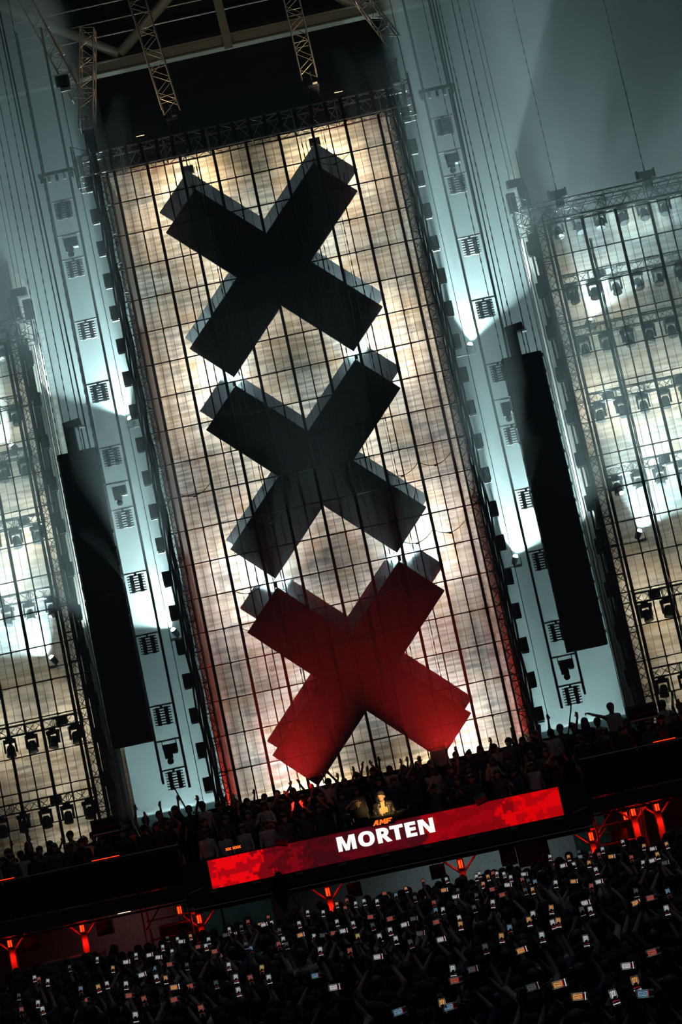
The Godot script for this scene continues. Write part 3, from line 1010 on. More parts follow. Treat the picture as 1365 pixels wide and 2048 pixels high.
	var shapes := [[Vector2(0, 0), Vector2(0.30, 0), Vector2(0.38, 0.25), Vector2(0.60, 0.25), Vector2(0.60, 0), Vector2(0.92, 0), Vector2(0.82, 1), Vector2(0.38, 1)], [Vector2(0, 0), Vector2(0.27, 0), Vector2(0.29, 0.5), Vector2(0.5, 0.12), Vector2(0.71, 0.5), Vector2(0.73, 0), Vector2(1, 0), Vector2(0.95, 1), Vector2(0.70, 1), Vector2(0.5, 0.6), Vector2(0.30, 1), Vector2(0.05, 1)], [Vector2(0, 0), Vector2(0.32, 0), Vector2(0.32, 0.30), Vector2(0.74, 0.30), Vector2(0.74, 0.56), Vector2(0.32, 0.56), Vector2(0.32, 0.72), Vector2(0.92, 0.72), Vector2(0.92, 1), Vector2(0, 1)]]
	for k in 3:
		var pg := PackedVector2Array()
		for q in shapes[k]:
			pg.append(Vector2(-0.27 + k * 0.172 + q.x * 0.165 + q.y * 0.03, -0.065 + q.y * 0.13))
		var lm := MB.new()
		lm.prism(pg, -0.004, 0.012)
		part(am, "letter", lm.mesh(), M.letters_orange, Vector3.ZERO, Basis.IDENTITY, "orange letter %s" % ["A", "M", "F"][k])
	for v in [["XX", -4.02, 0.15], ["XXX", -3.80, 0.22]]:
		var sg := thing("cross_sign", "small glowing orange sign of %s crosses above the banner's left end" % ("two" if v[0] == "XX" else "three"), "sign", Vector3(v[1], 3.52, 5.02))
		part(sg, "stem", bx(Vector3(0.02, 0.22, 0.02)), M.black, Vector3(0, -0.14, -0.03))
		part(sg, "plate", bx(Vector3(v[2] + 0.02, 0.12, 0.02)), M.deep_black, Vector3(0, 0, -0.02))
		var n2: int = v[0].length()
		for k in n2:
			var xm := MB.new()
			xm.prism(cross_poly(0.045, 0.012), -0.004, 0.008)
			part(sg, "cross_letter", xm.mesh(), M.letters_orange, Vector3((k - (n2 - 1) * 0.5) * 0.072, 0, 0))


func red_lamp(at: Vector3, energy: float, label: String) -> void:
	var t := thing("red_light", label, "light", at, "red lights under the stage")
	part(t, "housing", bx(Vector3(0.14, 0.26, 0.10), 0.02), M.fixture, Vector3(0, 0, -0.06))
	part(t, "lamp_face", bx(Vector3(0.05, 0.20, 0.012)), M.lamp_red, Vector3(-0.03, 0, 0.0))
	part(t, "lamp_face", bx(Vector3(0.03, 0.20, 0.012)), M.lamp_red, Vector3(0.035, 0, 0.0))
	spot("red_light_source", at + Vector3(0, -0.12, 0.10), Vector3(0, -1.0, -0.16), energy, RED, 38.0, 0.05, 0.8)
	omni("red_light_glow", at + Vector3(0, 0.02, 0.10), energy * 0.10, RED, 0.06)


func build_under_stage() -> void:
	structure("wall_under_stage", bx(Vector3(9.0, 2.05, 0.15)), M.under_wall, "grey wall panels seen under the middle stage", Vector3(0.6, 1.03, -2.0))
	structure("wall_under_stage", bx(Vector3(5.4, 2.5, 0.15)), M.under_wall, "reddish grey wall panels under the left side deck", Vector3(-8.9, 1.25, 0.9))
	structure("wall_under_stage", bx(Vector3(6.5, 2.5, 0.15)), M.under_wall, "dim corrugated wall panels under the right side deck", Vector3(9.2, 1.25, 0.2))
	var cols := [[-10.2, 2.5, "far left"], [-8.26, 2.5, "left, under the side deck"], [-5.2, 2.1, "under the left end of the banner"], [-1.77, 2.1, "under the banner, left of the middle"], [1.76, 2.1, "under the banner, right of the middle"], [5.22, 2.1, "under the right end of the banner"], [6.42, 2.5, "right, inner one under the side deck"], [7.05, 2.5, "right, outer one under the side deck"]]
	for c in cols:
		var x: float = c[0]
		var h: float = c[1]
		var t := thing("stage_post", "steel stage post lit red, %s" % c[2], "post", Vector3(x, 0, 4.2))
		part(t, "column", bx(Vector3(0.17, h, 0.17), 0.02), M.steel, Vector3(0, h * 0.5, 0))
		for s in [-1.0, 1.0]:
			part(t, "brace", tb(Vector3(s * 0.05, h - 0.42, 0.02), Vector3(s * 0.42, h - 0.05, 0.02), 0.035, 6), M.steel)
		part(t, "head_plate", bx(Vector3(0.36, 0.05, 0.3)), M.steel, Vector3(0, h - 0.02, 0))
		red_lamp(Vector3(x, h - 0.20, 4.36), 1.6, "red lamp on the stage post, %s" % c[2])
	var boxes := [[-9.8, 2.15, 0.42], [-7.8, 2.15, 0.42], [-1.12, 1.78, 0.36], [1.13, 1.80, 0.40], [6.0, 1.72, 0.40], [8.3, 2.1, 0.5]]
	for i in boxes.size():
		var v: Array = boxes[i]
		var t := thing("hanging_speaker", "small black box speaker hung under the stage, %s from the left" % nth(i), "speaker", Vector3(v[0], v[1], 3.6), "speakers under the stage")
		part(t, "cabinet", bx(Vector3(v[2], 0.36, 0.32), 0.02), M.cabinet)
		part(t, "grille", bx(Vector3(v[2] * 0.86, 0.22, 0.02)), M.fixture, Vector3(0, -0.04, 0.165))
		for s in [-1.0, 1.0]:
			part(t, "clamp", tb(Vector3(s * 0.10, 0.16, 0), Vector3(s * 0.07, 0.40, 0), 0.018, 5), M.dark_metal)
	var g := thing("hanging_speaker", "large black two-box speaker hung under the stage, right of the middle", "speaker", Vector3(3.45, 1.78, 3.4))
	part(g, "cabinet", bx(Vector3(0.42, 0.46, 0.4), 0.03), M.cabinet, Vector3(-0.42, 0.02, 0))
	part(g, "cabinet", bx(Vector3(0.86, 0.62, 0.4), 0.03), M.cabinet, Vector3(0.24, -0.02, 0), Basis(Vector3.BACK, 0.02))
	part(g, "lower_edge", bx(Vector3(1.2, 0.03, 0.05)), M.alloy, Vector3(0.05, -0.42, 0.15), Basis(Vector3.BACK, 0.02))
	for s in [-0.5, -0.3]:
		part(g, "clamp", tb(Vector3(s, 0.2, 0), Vector3(s, 0.44, 0), 0.02, 5), M.dark_metal)
	# scaffold bays at both ends of the banner, lit red from inside
	for s in [-1.0, 1.0]:
		var w := side(s)
		var t := thing("scaffold_bay", "dark scaffold bay with red lit rungs at the %s end of the stage" % w, "scaffold", Vector3(6.0 * s, 0, 4.1))
		for x in [-0.62, 0.62]:
			for z in [-0.4, 0.45]:
				part(t, "post", tb(Vector3(x, 0, z), Vector3(x, 3.6, z), 0.03, 6), M.steel)
		for y in [1.6, 2.1, 2.75, 3.05, 3.35]:
			part(t, "ledger", tb(Vector3(-0.62, y, -0.1), Vector3(0.62, y, -0.1), 0.026, 6), M.steel)
		part(t, "brace", tb(Vector3(-0.62, 1.9, 0.2), Vector3(0.62, 3.3, 0.2), 0.024, 6), M.steel)
		for k in 10:
			part(t, "bar", bx(Vector3(0.02, 0.85, 0.02)), M.black, Vector3(-0.50 + k * 0.11, 3.0, 0.46))
		for v in [[-0.2, 3.18, 0.7], [0.25, 2.2, 0.7]]:
			red_lamp(Vector3(6.0 * s + v[0], v[1], 3.75), v[2], "red lamp inside the %s scaffold bay, %s one" % [w, "upper" if v[1] > 3.0 else "lower"])
	var sc := thing("scaffold_tubes", "red lit scaffold tubes under the right side deck", "scaffold", Vector3(6.6, 0, 2.3))
	for v in [[-1.0, 2.7, 1.0, 2.85], [-0.9, 2.35, 0.2, 2.45], [-0.9, 1.75, 0.0, 1.9], [-0.9, 1.9, -0.2, 3.0], [-0.5, 1.5, 0.1, 2.0], [0.2, 2.9, 1.5, 3.0]]:
		part(sc, "tube", tb(Vector3(v[0], v[1], 0), Vector3(v[2], v[3], 0.1), 0.03, 6), M.steel)
	for v in [[-5.0, 0.72, 6.2, Vector3(1.5, 1.38, 0.9), "black", "tall black flight case in front of the left end of the stage"], [-8.3, 0.85, 5.9, Vector3(1.5, 1.7, 0.8), "case_green", "grey-green case panel in front of the left side deck"], [-5.9, 0.95, 3.6, Vector3(0.9, 1.9, 0.7), "black", "black rack case beside the left scaffold bay"]]:
		var t := thing("flight_case", v[5], "case", Vector3(v[0], v[1], v[2]))
		part(t, "body", bx(v[3], 0.03), M[v[4]])
		part(t, "edge_strip", bx(Vector3(v[3].x + 0.01, 0.03, v[3].z + 0.01)), M.steel, Vector3(0, v[3].y * 0.5 - 0.02, 0))
		part(t, "handle", bx(Vector3(0.22, 0.10, 0.03)), M.steel, Vector3(0, 0.1, v[3].z * 0.5 + 0.01))
	# monitor wedges on stands at the two ends of the stage
	for s in [-1.0, 1.0]:
		var t := thing("wedge_monitor", "black wedge loudspeaker on a stand above the crowd on the %s" % side(s), "loudspeaker", Vector3(7.35 * s, 2.86, 3.0))
		var m := MB.new()
		m.prism(PackedVector2Array([Vector2(-0.24, -0.12), Vector2(0.10, -0.20), Vector2(0.26, -0.05), Vector2(0.24, 0.18), Vector2(-0.24, 0.18)]), -0.39, 0.39)
		part(t, "cabinet", m.mesh(), M.cabinet, Vector3(0, 1.94, 0), Basis(Vector3.UP, -PI / 2))
		part(t, "grille", bx(Vector3(0.74, 0.02, 0.34)), M.fixture_pale, Vector3(0, 1.755, 0.07), Basis(Vector3.RIGHT, 0.24))
		red_lamp(Vector3(7.35 * s, 4.05, 3.25), 0.25, "red lamp on the stand of the wedge loudspeaker on the %s" % side(s))
		part(t, "pole", tb(Vector3(0, 0, 0), Vector3(0, 1.76, 0), 0.025, 6), M.black)
		for k in 3:
			part(t, "leg", tb(Vector3(0, 0.35, 0), Vector3(0.35 * cos(k * TAU / 3), 0, 0.35 * sin(k * TAU / 3)), 0.016, 5), M.black)


# ---------------------------------------------------------------- people
# bones: [a, b, radius at a, radius at b, blend, palette slot]; slots 0 skin, 1 shirt, 2 trousers, 3 shoes, 4 second colour
func field_mesh(bones: Array, cell: float) -> Dictionary:
	var lo := Vector3(99, 99, 99)
	var hi := -lo
	for b in bones:
		var r: float = maxf(b[2], b[3]) + cell * 2.5
		for q in 2:
			var e: Vector3 = b[q]
			lo = lo.min(e - Vector3(r, r, r))
			hi = hi.max(e + Vector3(r, r, r))
	var nx := int(ceil((hi.x - lo.x) / cell)) + 1
	var ny := int(ceil((hi.y - lo.y) / cell)) + 1
	var nz := int(ceil((hi.z - lo.z) / cell)) + 1
	var f := PackedFloat32Array()
	f.resize(nx * ny * nz)
	f.fill(9.0)
	var best := f.duplicate()
	var ci := PackedByteArray()
	ci.resize(nx * ny * nz)
	for b in bones:
		var a: Vector3 = b[0] - lo
		var e: Vector3 = b[1] - lo
		var ab := e - a
		var l2 := maxf(ab.length_squared(), 1e-9)
		var ra: float = b[2]
		var rb: float = b[3]
		var k: float = b[4]
		var slot: int = b[5]
		var m := maxf(ra, rb) + k + cell * 1.6
		var x0 := maxi(0, int((minf(a.x, e.x) - m) / cell))
		var x1 := mini(nx - 1, int((maxf(a.x, e.x) + m) / cell) + 1)
		var y0 := maxi(0, int((minf(a.y, e.y) - m) / cell))
		var y1 := mini(ny - 1, int((maxf(a.y, e.y) + m) / cell) + 1)
		var z0 := maxi(0, int((minf(a.z, e.z) - m) / cell))
		var z1 := mini(nz - 1, int((maxf(a.z, e.z) + m) / cell) + 1)
		for z in range(z0, z1 + 1):
			for y in range(y0, y1 + 1):
				var id := (z * ny + y) * nx + x0
				for x in range(x0, x1 + 1):
					var ap := Vector3(x, y, z) * cell - a
					var t := clampf(ap.dot(ab) / l2, 0.0, 1.0)
					var d := (ap - ab * t).length() - (ra + (rb - ra) * t)
					if d < best[id]:
						best[id] = d
						ci[id] = slot
					var o := f[id]
					var h := maxf(k - absf(o - d), 0.0) / k
					f[id] = minf(o, d) - h * h * k * 0.25
					id += 1
	var vid := PackedInt32Array()
	vid.resize(nx * ny * nz)
	vid.fill(-1)
	var vs := PackedVector3Array()
	var cs := PackedByteArray()
	var off := [0, 1, nx, nx + 1, nx * ny, nx * ny + 1, nx * ny + nx, nx * ny + nx + 1]
	var edges := [[0, 1], [2, 3], [4, 5], [6, 7], [0, 2], [1, 3], [4, 6], [5, 7], [0, 4], [1, 5], [2, 6], [3, 7]]
	for z in nz - 1:
		for y in ny - 1:
			var id := (z * ny + y) * nx - 1
			for x in nx - 1:
				id += 1
				if f[id] > cell * 2.0 or f[id] < -cell * 2.0:
					continue
				var inside := 0
				for k in 8:
					if f[id + off[k]] < 0.0:
						inside += 1
				if inside == 0 or inside == 8:
					continue
				var s := Vector3.ZERO
				var n := 0
				for e in edges:
					var p: float = f[id + off[e[0]]]
					var q: float = f[id + off[e[1]]]
					if (p < 0.0) != (q < 0.0):
						var t := p / (p - q)
						var u := Vector3(e[0] & 1, (e[0] >> 1) & 1, e[0] >> 2)
						var w := Vector3(e[1] & 1, (e[1] >> 1) & 1, e[1] >> 2)
						s += u.lerp(w, t)
						n += 1
				vid[id] = vs.size()
				vs.append(lo + (Vector3(x, y, z) + s / n) * cell)
				cs.append(ci[id])
	var ix := PackedInt32Array()
	var st := [1, nx, nx * ny]
	for z in range(1, nz - 1):
		for y in range(1, ny - 1):
			for x in range(1, nx - 1):
				var id := (z * ny + y) * nx + x
				var p := f[id]
				if p > cell * 2.0 or p < -cell * 2.0:
					continue
				for ax in 3:
					var q := f[id + st[ax]]
					if (p < 0.0) == (q < 0.0):
						continue
					var b: int = st[(ax + 1) % 3]
					var c: int = st[(ax + 2) % 3]
					var i0 := vid[id]
					var i1 := vid[id - b]
					var i2 := vid[id - b - c]
					var i3 := vid[id - c]
					if i0 < 0 or i1 < 0 or i2 < 0 or i3 < 0:
						continue
					if p < 0.0:
						ix.append_array(PackedInt32Array([i0, i2, i1, i0, i3, i2]))
					else:
						ix.append_array(PackedInt32Array([i0, i1, i2, i0, i2, i3]))
	var ns := PackedVector3Array()
	ns.resize(vs.size())
	for i in range(0, ix.size(), 3):
		var k := (vs[ix[i + 2]] - vs[ix[i]]).cross(vs[ix[i + 1]] - vs[ix[i]])
		for j in 3:
			ns[ix[i + j]] += k
	for i in ns.size():
		ns[i] = ns[i].normalized()
	return {"v": vs, "n": ns, "i": ix, "c": cs}


func merged(ds: Array, palette: Array) -> ArrayMesh:
	var v := PackedVector3Array()
	var n := PackedVector3Array()
	var c := PackedColorArray()
	var ix := PackedInt32Array()
	for d in ds:
		var base := v.size()
		v.append_array(d.v)
		n.append_array(d.n)
		for k in d.c:
			c.append(palette[k])
		for i in d.i:
			ix.append(i + base)
	var ar := []
	ar.resize(Mesh.ARRAY_MAX)
	ar[Mesh.ARRAY_VERTEX] = v
	ar[Mesh.ARRAY_NORMAL] = n
	ar[Mesh.ARRAY_COLOR] = c
	ar[Mesh.ARRAY_INDEX] = ix
	var m := ArrayMesh.new()
	m.add_surface_from_arrays(Mesh.PRIMITIVE_TRIANGLES, ar)
	return m


func hand_bones(w: Vector3, d: Vector3, pn: Vector3, thumb: float, curl: float) -> Array:
	d = d.normalized()
	var s := d.cross(pn).normalized() * thumb
	var out := []
	out.append([w - d * 0.03, w + d * 0.02, 0.028, 0.024, 0.02, 0])
	for i in 4:
		var o := s * (0.030 - 0.020 * i)
		out.append([w + d * 0.02 + o * 0.6, w + d * 0.085 + o, 0.017, 0.013, 0.014, 0])
		var l: float = [0.040, 0.046, 0.043, 0.034][i]
		var k := w + d * 0.088 + o
		var m := k + (d * cos(curl) + pn * sin(curl)) * l
		var t := m + (d * cos(curl * 2.1) + pn * sin(curl * 2.1)) * l * 0.8
		out.append([k, m, 0.0098, 0.0090, 0.005, 0])
		out.append([m, t, 0.0090, 0.0080, 0.005, 0])
	var b := w + d * 0.03 + s * 0.026
	var m2 := b + (d * 0.55 + s * 0.75 + pn * 0.2).normalized() * 0.042
	out.append([b, m2, 0.014, 0.011, 0.010, 0])
	out.append([m2, m2 + (d * 0.9 + s * 0.15 + pn * 0.35).normalized() * 0.032, 0.011, 0.009, 0.006, 0])
	return out


func head_bones(tilt: Basis) -> Array:
	var b := []
	var c := Vector3(0, 1.55, 0.0)
	for e in [[Vector3(0, 0.115, -0.018), Vector3(0, 0.10, 0.020), 0.090, 0.085, 0.03], [Vector3(0, 0.06, 0.0), Vector3(0, 0.02, 0.045), 0.078, 0.058, 0.03], [Vector3(0, -0.015, 0.062), Vector3(0, -0.012, 0.066), 0.036, 0.034, 0.03], [Vector3(0, 0.075, 0.098), Vector3(0, 0.042, 0.116), 0.010, 0.016, 0.012], [Vector3(-0.030, 0.095, 0.088), Vector3(0.030, 0.095, 0.088), 0.016, 0.016, 0.015], [Vector3(-0.020, 0.008, 0.094), Vector3(0.020, 0.008, 0.094), 0.011, 0.011, 0.010]]:
		b.append([c + tilt * e[0], c + tilt * e[1], e[2], e[3], e[4], 0])
	for s in [-1.0, 1.0]:
		b.append([c + tilt * Vector3(s * 0.088, 0.075, -0.004), c + tilt * Vector3(s * 0.086, 0.045, 0.004), 0.018, 0.012, 0.008, 0])
	b.append([Vector3(0, 1.43, -0.012), c + tilt * Vector3(0, 0.02, -0.012), 0.056, 0.052, 0.03, 0])
	return b


func body_bones(p: Dictionary) -> Array:
	var sl: int = p.get("sleeve", 0)
	var b := [
		[Vector3(-0.085, 0.93, 0.0), Vector3(0.085, 0.93, 0.0), 0.115, 0.115, 0.05, 2],
		[Vector3(-0.055, 1.02, 0.0), Vector3(-0.075, 1.30, 0.0), 0.105, 0.115, 0.06, 1],
		[Vector3(0.055, 1.02, 0.0), Vector3(0.075, 1.30, 0.0), 0.105, 0.115, 0.06, 1],
		[Vector3(-0.15, 1.405, -0.012), Vector3(0.15, 1.405, -0.012), 0.072, 0.072, 0.06, 1],
		[Vector3(0, 1.40, -0.015), Vector3(0, 1.50, -0.008), 0.075, 0.055, 0.05, 1],
	]
	for s in [-1.0, 1.0]:
		b.append([Vector3(s * 0.09, 0.90, 0), Vector3(s * 0.105, 0.49, 0.02), 0.090, 0.062, 0.03, 2])
		b.append([Vector3(s * 0.105, 0.49, 0.02), Vector3(s * 0.11, 0.10, -0.02), 0.062, 0.044, 0.02, 2])
		b.append([Vector3(s * 0.11, 0.06, -0.04), Vector3(s * 0.125, 0.035, 0.15), 0.048, 0.036, 0.02, 3])
	for k in 2:
		var s := -1.0 if k == 0 else 1.0
		var arm: Array = p.arms[k]
		var sh := Vector3(s * 0.185, 1.40, -0.01)
		b.append([sh, arm[0], 0.056, 0.043, 0.04, 1])
		b.append([arm[0], arm[1], 0.042, 0.030, 0.015, 1 if sl else 0])
	return b


const UPY := Vector3(0, 1, 0)

func poses() -> Dictionary:
	var down := [Vector3(0.245, 1.12, -0.03), Vector3(0.255, 0.87, 0.07), Vector3(0, -1, 0.15), Vector3(-1, 0, 0), 0.4]
	return {
		"down": {"arms": [mir(down), down], "sleeve": 1},
		"phone": {"arms": [[Vector3(-0.29, 1.50, 0.24), Vector3(-0.20, 1.80, 0.33), Vector3(0.0, 1, 0.05), Vector3(0, 0, -1), 0.35], down], "sleeve": 0},
		"photo": {"arms": [[Vector3(-0.31, 1.58, 0.18), Vector3(-0.14, 1.83, 0.30), Vector3(0.25, 1, 0.05), Vector3(0.3, 0, -1), 0.55], [Vector3(0.31, 1.58, 0.18), Vector3(0.14, 1.83, 0.30), Vector3(-0.25, 1, 0.05), Vector3(-0.3, 0, -1), 0.55]], "sleeve": 0},
		"cheer": {"arms": [[Vector3(-0.27, 1.66, 0.06), Vector3(-0.23, 1.93, 0.10), Vector3(0.05, 1, 0.1), Vector3(0, 0, 1), 0.25], down], "sleeve": 0},
		"vee": {"arms": [[Vector3(-0.34, 1.62, 0.05), Vector3(-0.16, 1.88, 0.10), Vector3(0.5, 1, 0.1), Vector3(0, 0, 1), 0.3], [Vector3(0.34, 1.62, 0.05), Vector3(0.16, 1.88, 0.10), Vector3(-0.5, 1, 0.1), Vector3(0, 0, 1), 0.3]], "sleeve": 0},
		"clap": {"arms": [[Vector3(-0.27, 1.16, 0.10), Vector3(-0.07, 1.26, 0.30), Vector3(0.2, 0.8, 0.5), Vector3(1, 0, 0), 0.2], [Vector3(0.27, 1.16, 0.10), Vector3(0.07, 1.26, 0.30), Vector3(-0.2, 0.8, 0.5), Vector3(-1, 0, 0), 0.2]], "sleeve": 1},
		"point": {"arms": [[Vector3(-0.44, 1.50, 0.06), Vector3(-0.68, 1.60, 0.10), Vector3(-1, 0.35, 0.1), Vector3(0, -1, 0), 0.9], down], "sleeve": 1},
		"dj": {"arms": [[Vector3(-0.27, 1.14, 0.04), Vector3(-0.17, 1.08, 0.30), Vector3(0.1, -0.1, 1), Vector3(0, -1, 0), 0.4], [Vector3(0.28, 1.14, 0.02), Vector3(0.20, 1.08, 0.28), Vector3(-0.1, -0.1, 1), Vector3(0, -1, 0), 0.4]], "sleeve": 1},
		"shade": {"arms": [[Vector3(-0.40, 1.50, 0.16), Vector3(-0.14, 1.68, 0.17), Vector3(1, 0.12, 0.0), Vector3(0, -1, 0), 0.12], down], "sleeve": 0},
	}


func mir(a: Array) -> Array:
	var f := Vector3(-1, 1, 1)
	return [a[0] * f, a[1] * f, a[2] * f, a[3] * f, a[4]]


# palettes of linear colours: skin, shirt, trousers, shoes
const PALETTES := [
	[Color(0.35, 0.22, 0.16), Color(0.018, 0.018, 0.020), Color(0.02, 0.02, 0.025), Color(0.03, 0.03, 0.03)],
	[Color(0.42, 0.27, 0.20), Color(0.07, 0.07, 0.08), Color(0.02, 0.03, 0.05), Color(0.3, 0.3, 0.3)],
	[Color(0.20, 0.12, 0.08), Color(0.35, 0.33, 0.30), Color(0.02, 0.02, 0.025), Color(0.03, 0.03, 0.03)],
	[Color(0.38, 0.24, 0.17), Color(0.02, 0.03, 0.07), Color(0.03, 0.03, 0.03), Color(0.2, 0.2, 0.2)],
]
const SHIRTS := ["black", "charcoal", "pale", "navy"]


func build_bodies() -> void:
	var head := field_mesh(head_bones(Basis.IDENTITY), 0.011)
	var ps := poses()
	for k in ps:
		if k == "dj" or k == "shade":
			continue
		var ds := [field_mesh(body_bones(ps[k]), 0.026), head]
		for q in 2:
			var a: Array = ps[k].arms[q]
			ds.append(field_mesh(hand_bones(a[1], a[2], a[3], 1.0 if q == 0 else -1.0, a[4]), 0.0085))
		for c in PALETTES.size():
			bodies["%s%d" % [k, c]] = merged(ds, PALETTES[c])
	# hair: short, long, cap
	var hc := Color(1, 1, 1)
	var short := field_mesh([[Vector3(0, 1.675, -0.022), Vector3(0, 1.665, 0.022), 0.098, 0.088, 0.03, 0], [Vector3(0, 1.62, -0.045), Vector3(0, 1.58, -0.045), 0.075, 0.060, 0.03, 0]], 0.013)
	var long_ := field_mesh([[Vector3(0, 1.675, -0.022), Vector3(0, 1.665, 0.020), 0.100, 0.090, 0.03, 0], [Vector3(0, 1.60, -0.055), Vector3(0, 1.34, -0.105), 0.080, 0.065, 0.04, 0], [Vector3(-0.07, 1.60, -0.03), Vector3(-0.09, 1.38, -0.05), 0.045, 0.035, 0.03, 0], [Vector3(0.07, 1.60, -0.03), Vector3(0.09, 1.38, -0.05), 0.045, 0.035, 0.03, 0]], 0.015)
	var cap := field_mesh([[Vector3(0, 1.682, -0.020), Vector3(0, 1.674, 0.026), 0.100, 0.092, 0.03, 0], [Vector3(-0.035, 1.668, 0.10), Vector3(-0.03, 1.655, 0.175), 0.014, 0.010, 0.02, 0], [Vector3(0.035, 1.668, 0.10), Vector3(0.03, 1.655, 0.175), 0.014, 0.010, 0.02, 0], [Vector3(0, 1.672, 0.10), Vector3(0, 1.66, 0.185), 0.014, 0.010, 0.02, 0]], 0.012)
	var bun := field_mesh([[Vector3(0, 1.675, -0.022), Vector3(0, 1.665, 0.022), 0.097, 0.087, 0.03, 0], [Vector3(0, 1.74, -0.085), Vector3(0, 1.75, -0.09), 0.050, 0.050, 0.02, 0], [Vector3(0, 1.62, -0.045), Vector3(0, 1.59, -0.045), 0.07, 0.055, 0.03, 0]], 0.013)
	hairs = {"short": merged([short], [hc]), "long": merged([long_], [hc]), "cap": merged([cap], [hc]), "bun": merged([bun], [hc])}


func person(pose: String, pal: int, hair: String, at: Vector3, turn: float, sc: float, label: String, group: String, lean := 0.0) -> MeshInstance3D:
	var bs := (Basis(Vector3.UP, turn) * Basis(Vector3.BACK, lean)).scaled(Vector3(sc, sc, sc))
	var o := solo("person", bodies["%s%d" % [pose, pal]], M.people, label, "person", at, bs, group)
	part(o, "cap" if hair == "cap" else "hair", hairs[hair], M.cap_cloth if hair == "cap" else M.hair)
	return o


var phone_mesh: ArrayMesh
var screen_mesh: ArrayMesh


func phone(at: Vector3, bs: Basis, look: String, label: String, group: String) -> void:
	var t := thing("phone", label, "phone", at, group)
	t.basis = bs
	part(t, "case", phone_mesh, M.phone_case)
	part(t, "screen", screen_mesh, M["phone_screen_" + look], Vector3(0, 0, 0.0052))


func floor_zone(x: float) -> String:
	return "left" if x < -2.5 else ("middle" if x < 2.5 else "right")


func build_floor_crowd() -> void:
	phone_mesh = bx(Vector3(0.078, 0.162, 0.009), 0.003)
	var m := MB.new()
	m.sheet(Vector3(-0.0355, -0.0765, 0), Vector3(0.0355, -0.0765, 0), Vector3(0.0355, 0.0765, 0), Vector3(-0.0355, 0.0765, 0), Vector2.ZERO, Vector2.ONE)
	screen_mesh = m.mesh()
	var seen := []
	var words := {"w": "pale bright", "r": "reddish", "o": "warm orange", "b": "bluish", "y": "yellowish", "d": "dim grey"}
	var hs := ["short", "long", "short", "cap", "bun", "short", "long"]
	for key in PHONES:
		var up: bool = key[0] == "p"
		var look: String = key[1]
		var l: Array = PHONES[key]
		for i in range(0, l.size(), 3):
			var p := Vector3(l[i], l[i + 1], l[i + 2])
			var hold := Vector3(0.20, 1.945, -0.325) if up else Vector3(0.0, 1.955, -0.315)
			var sc := p.y / hold.y
			var turn := rng.randf_range(-0.25, 0.25)
			var base := p - (Basis(Vector3.UP, turn) * hold) * sc
			base.y = 0.0
			seen.append(Vector2(base.x, base.z))
			var pal := rng.randi_range(0, 3)
			var hair: String = hs[rng.randi_range(0, 6)]
			var z := ("near " if p.z > 30.0 else ("halfway " if p.z > 20.0 else "far ")) + floor_zone(p.x)
			person("phone" if up else "photo", pal, hair, base, PI + turn, sc, "%s-shirted person, %s, %s a %s phone, %s floor crowd" % [SHIRTS[pal], {"short": "short hair", "long": "long hair", "cap": "cap", "bun": "hair bun"}[hair], "raising" if up else "filming with", words[look], z], "people filming on the floor, %s" % z)
			var roll := rng.randf_range(-0.12, 0.12) + (0.0 if up else PI / 2)
			phone(p, Basis(Vector3.UP, turn) * Basis(Vector3.RIGHT, rng.randf_range(-0.25, 0.05)) * Basis(Vector3.BACK, roll), look, "phone with a %s screen held %s over the %s of the floor crowd" % [words[look], "upright" if up else "sideways", z], "%s phones held %s over the %s of the floor" % [words[look], "upright" if up else "sideways", z])
	# everyone else on the floor, nearest first
	var spots := []
	var z := 41.0
	while z > 7.0:
		var d := 57.1 - z
		var cx := 2.0 - 0.02634 * d
		var half := 0.19 * d + 0.6
		var x := cx - half - rng.randf() * 0.5
		while x < cx + half:
			var q := Vector2(x + rng.randf_range(-0.13, 0.13), z + rng.randf_range(-0.16, 0.16))
			var free := true
			for o in seen:
				if absf(o.x - q.x) < 0.42 and absf(o.y - q.y) < 0.36:
					free = false
					break
			if free:
				spots.append(q)
			x += 0.60
		z -= 0.60
	var rest := []
	for i in spots.size():
		var q: Vector2 = spots[i]
		if i < 24:
			var pal := rng.randi_range(0, 3)
			var hair: String = hs[rng.randi_range(0, 6)]
			var zn := floor_zone(q.x)
			person(["down", "down", "clap", "down", "cheer"][rng.randi_range(0, 4)] if i > 12 else "down", pal, hair, Vector3(q.x, 0, q.y), PI + rng.randf_range(-0.4, 0.4), rng.randf_range(0.92, 1.07), "%s-shirted person, %s, no phone, nearest rows, %s of the floor" % [SHIRTS[pal], {"short": "short hair", "long": "long hair", "cap": "cap", "bun": "hair bun"}[hair], zn], "people in the nearest rows, %s" % zn)
		else:
			rest.append(q)
	for v in 2:
		var mm := MultiMesh.new()
		mm.transform_format = MultiMesh.TRANSFORM_3D
		mm.mesh = crowd_mesh(v)
		var mine := []
		for i in rest.size():
			if i % 2 == v:
				mine.append(rest[i])
		mm.instance_count = mine.size()
		for i in mine.size():
			var q: Vector2 = mine[i]
			var s := rng.randf_range(0.92, 1.07)
			mm.set_instance_transform(i, Transform3D(Basis(Vector3.UP, PI + rng.randf_range(-0.4, 0.4)).scaled(Vector3(s, s, s)), Vector3(q.x, 0, q.y)))
		var mi := MultiMeshInstance3D.new()
		mi.name = numbered("crowd")
		mi.multimesh = mm
		mi.material_override = M.people
		add_child(mi)
		tag(mi, ["dense dark crowd of short-haired people between the phones towards the stage", "dense dark crowd of long-haired people between the phones towards the stage"][v], "crowd", "", "stuff")


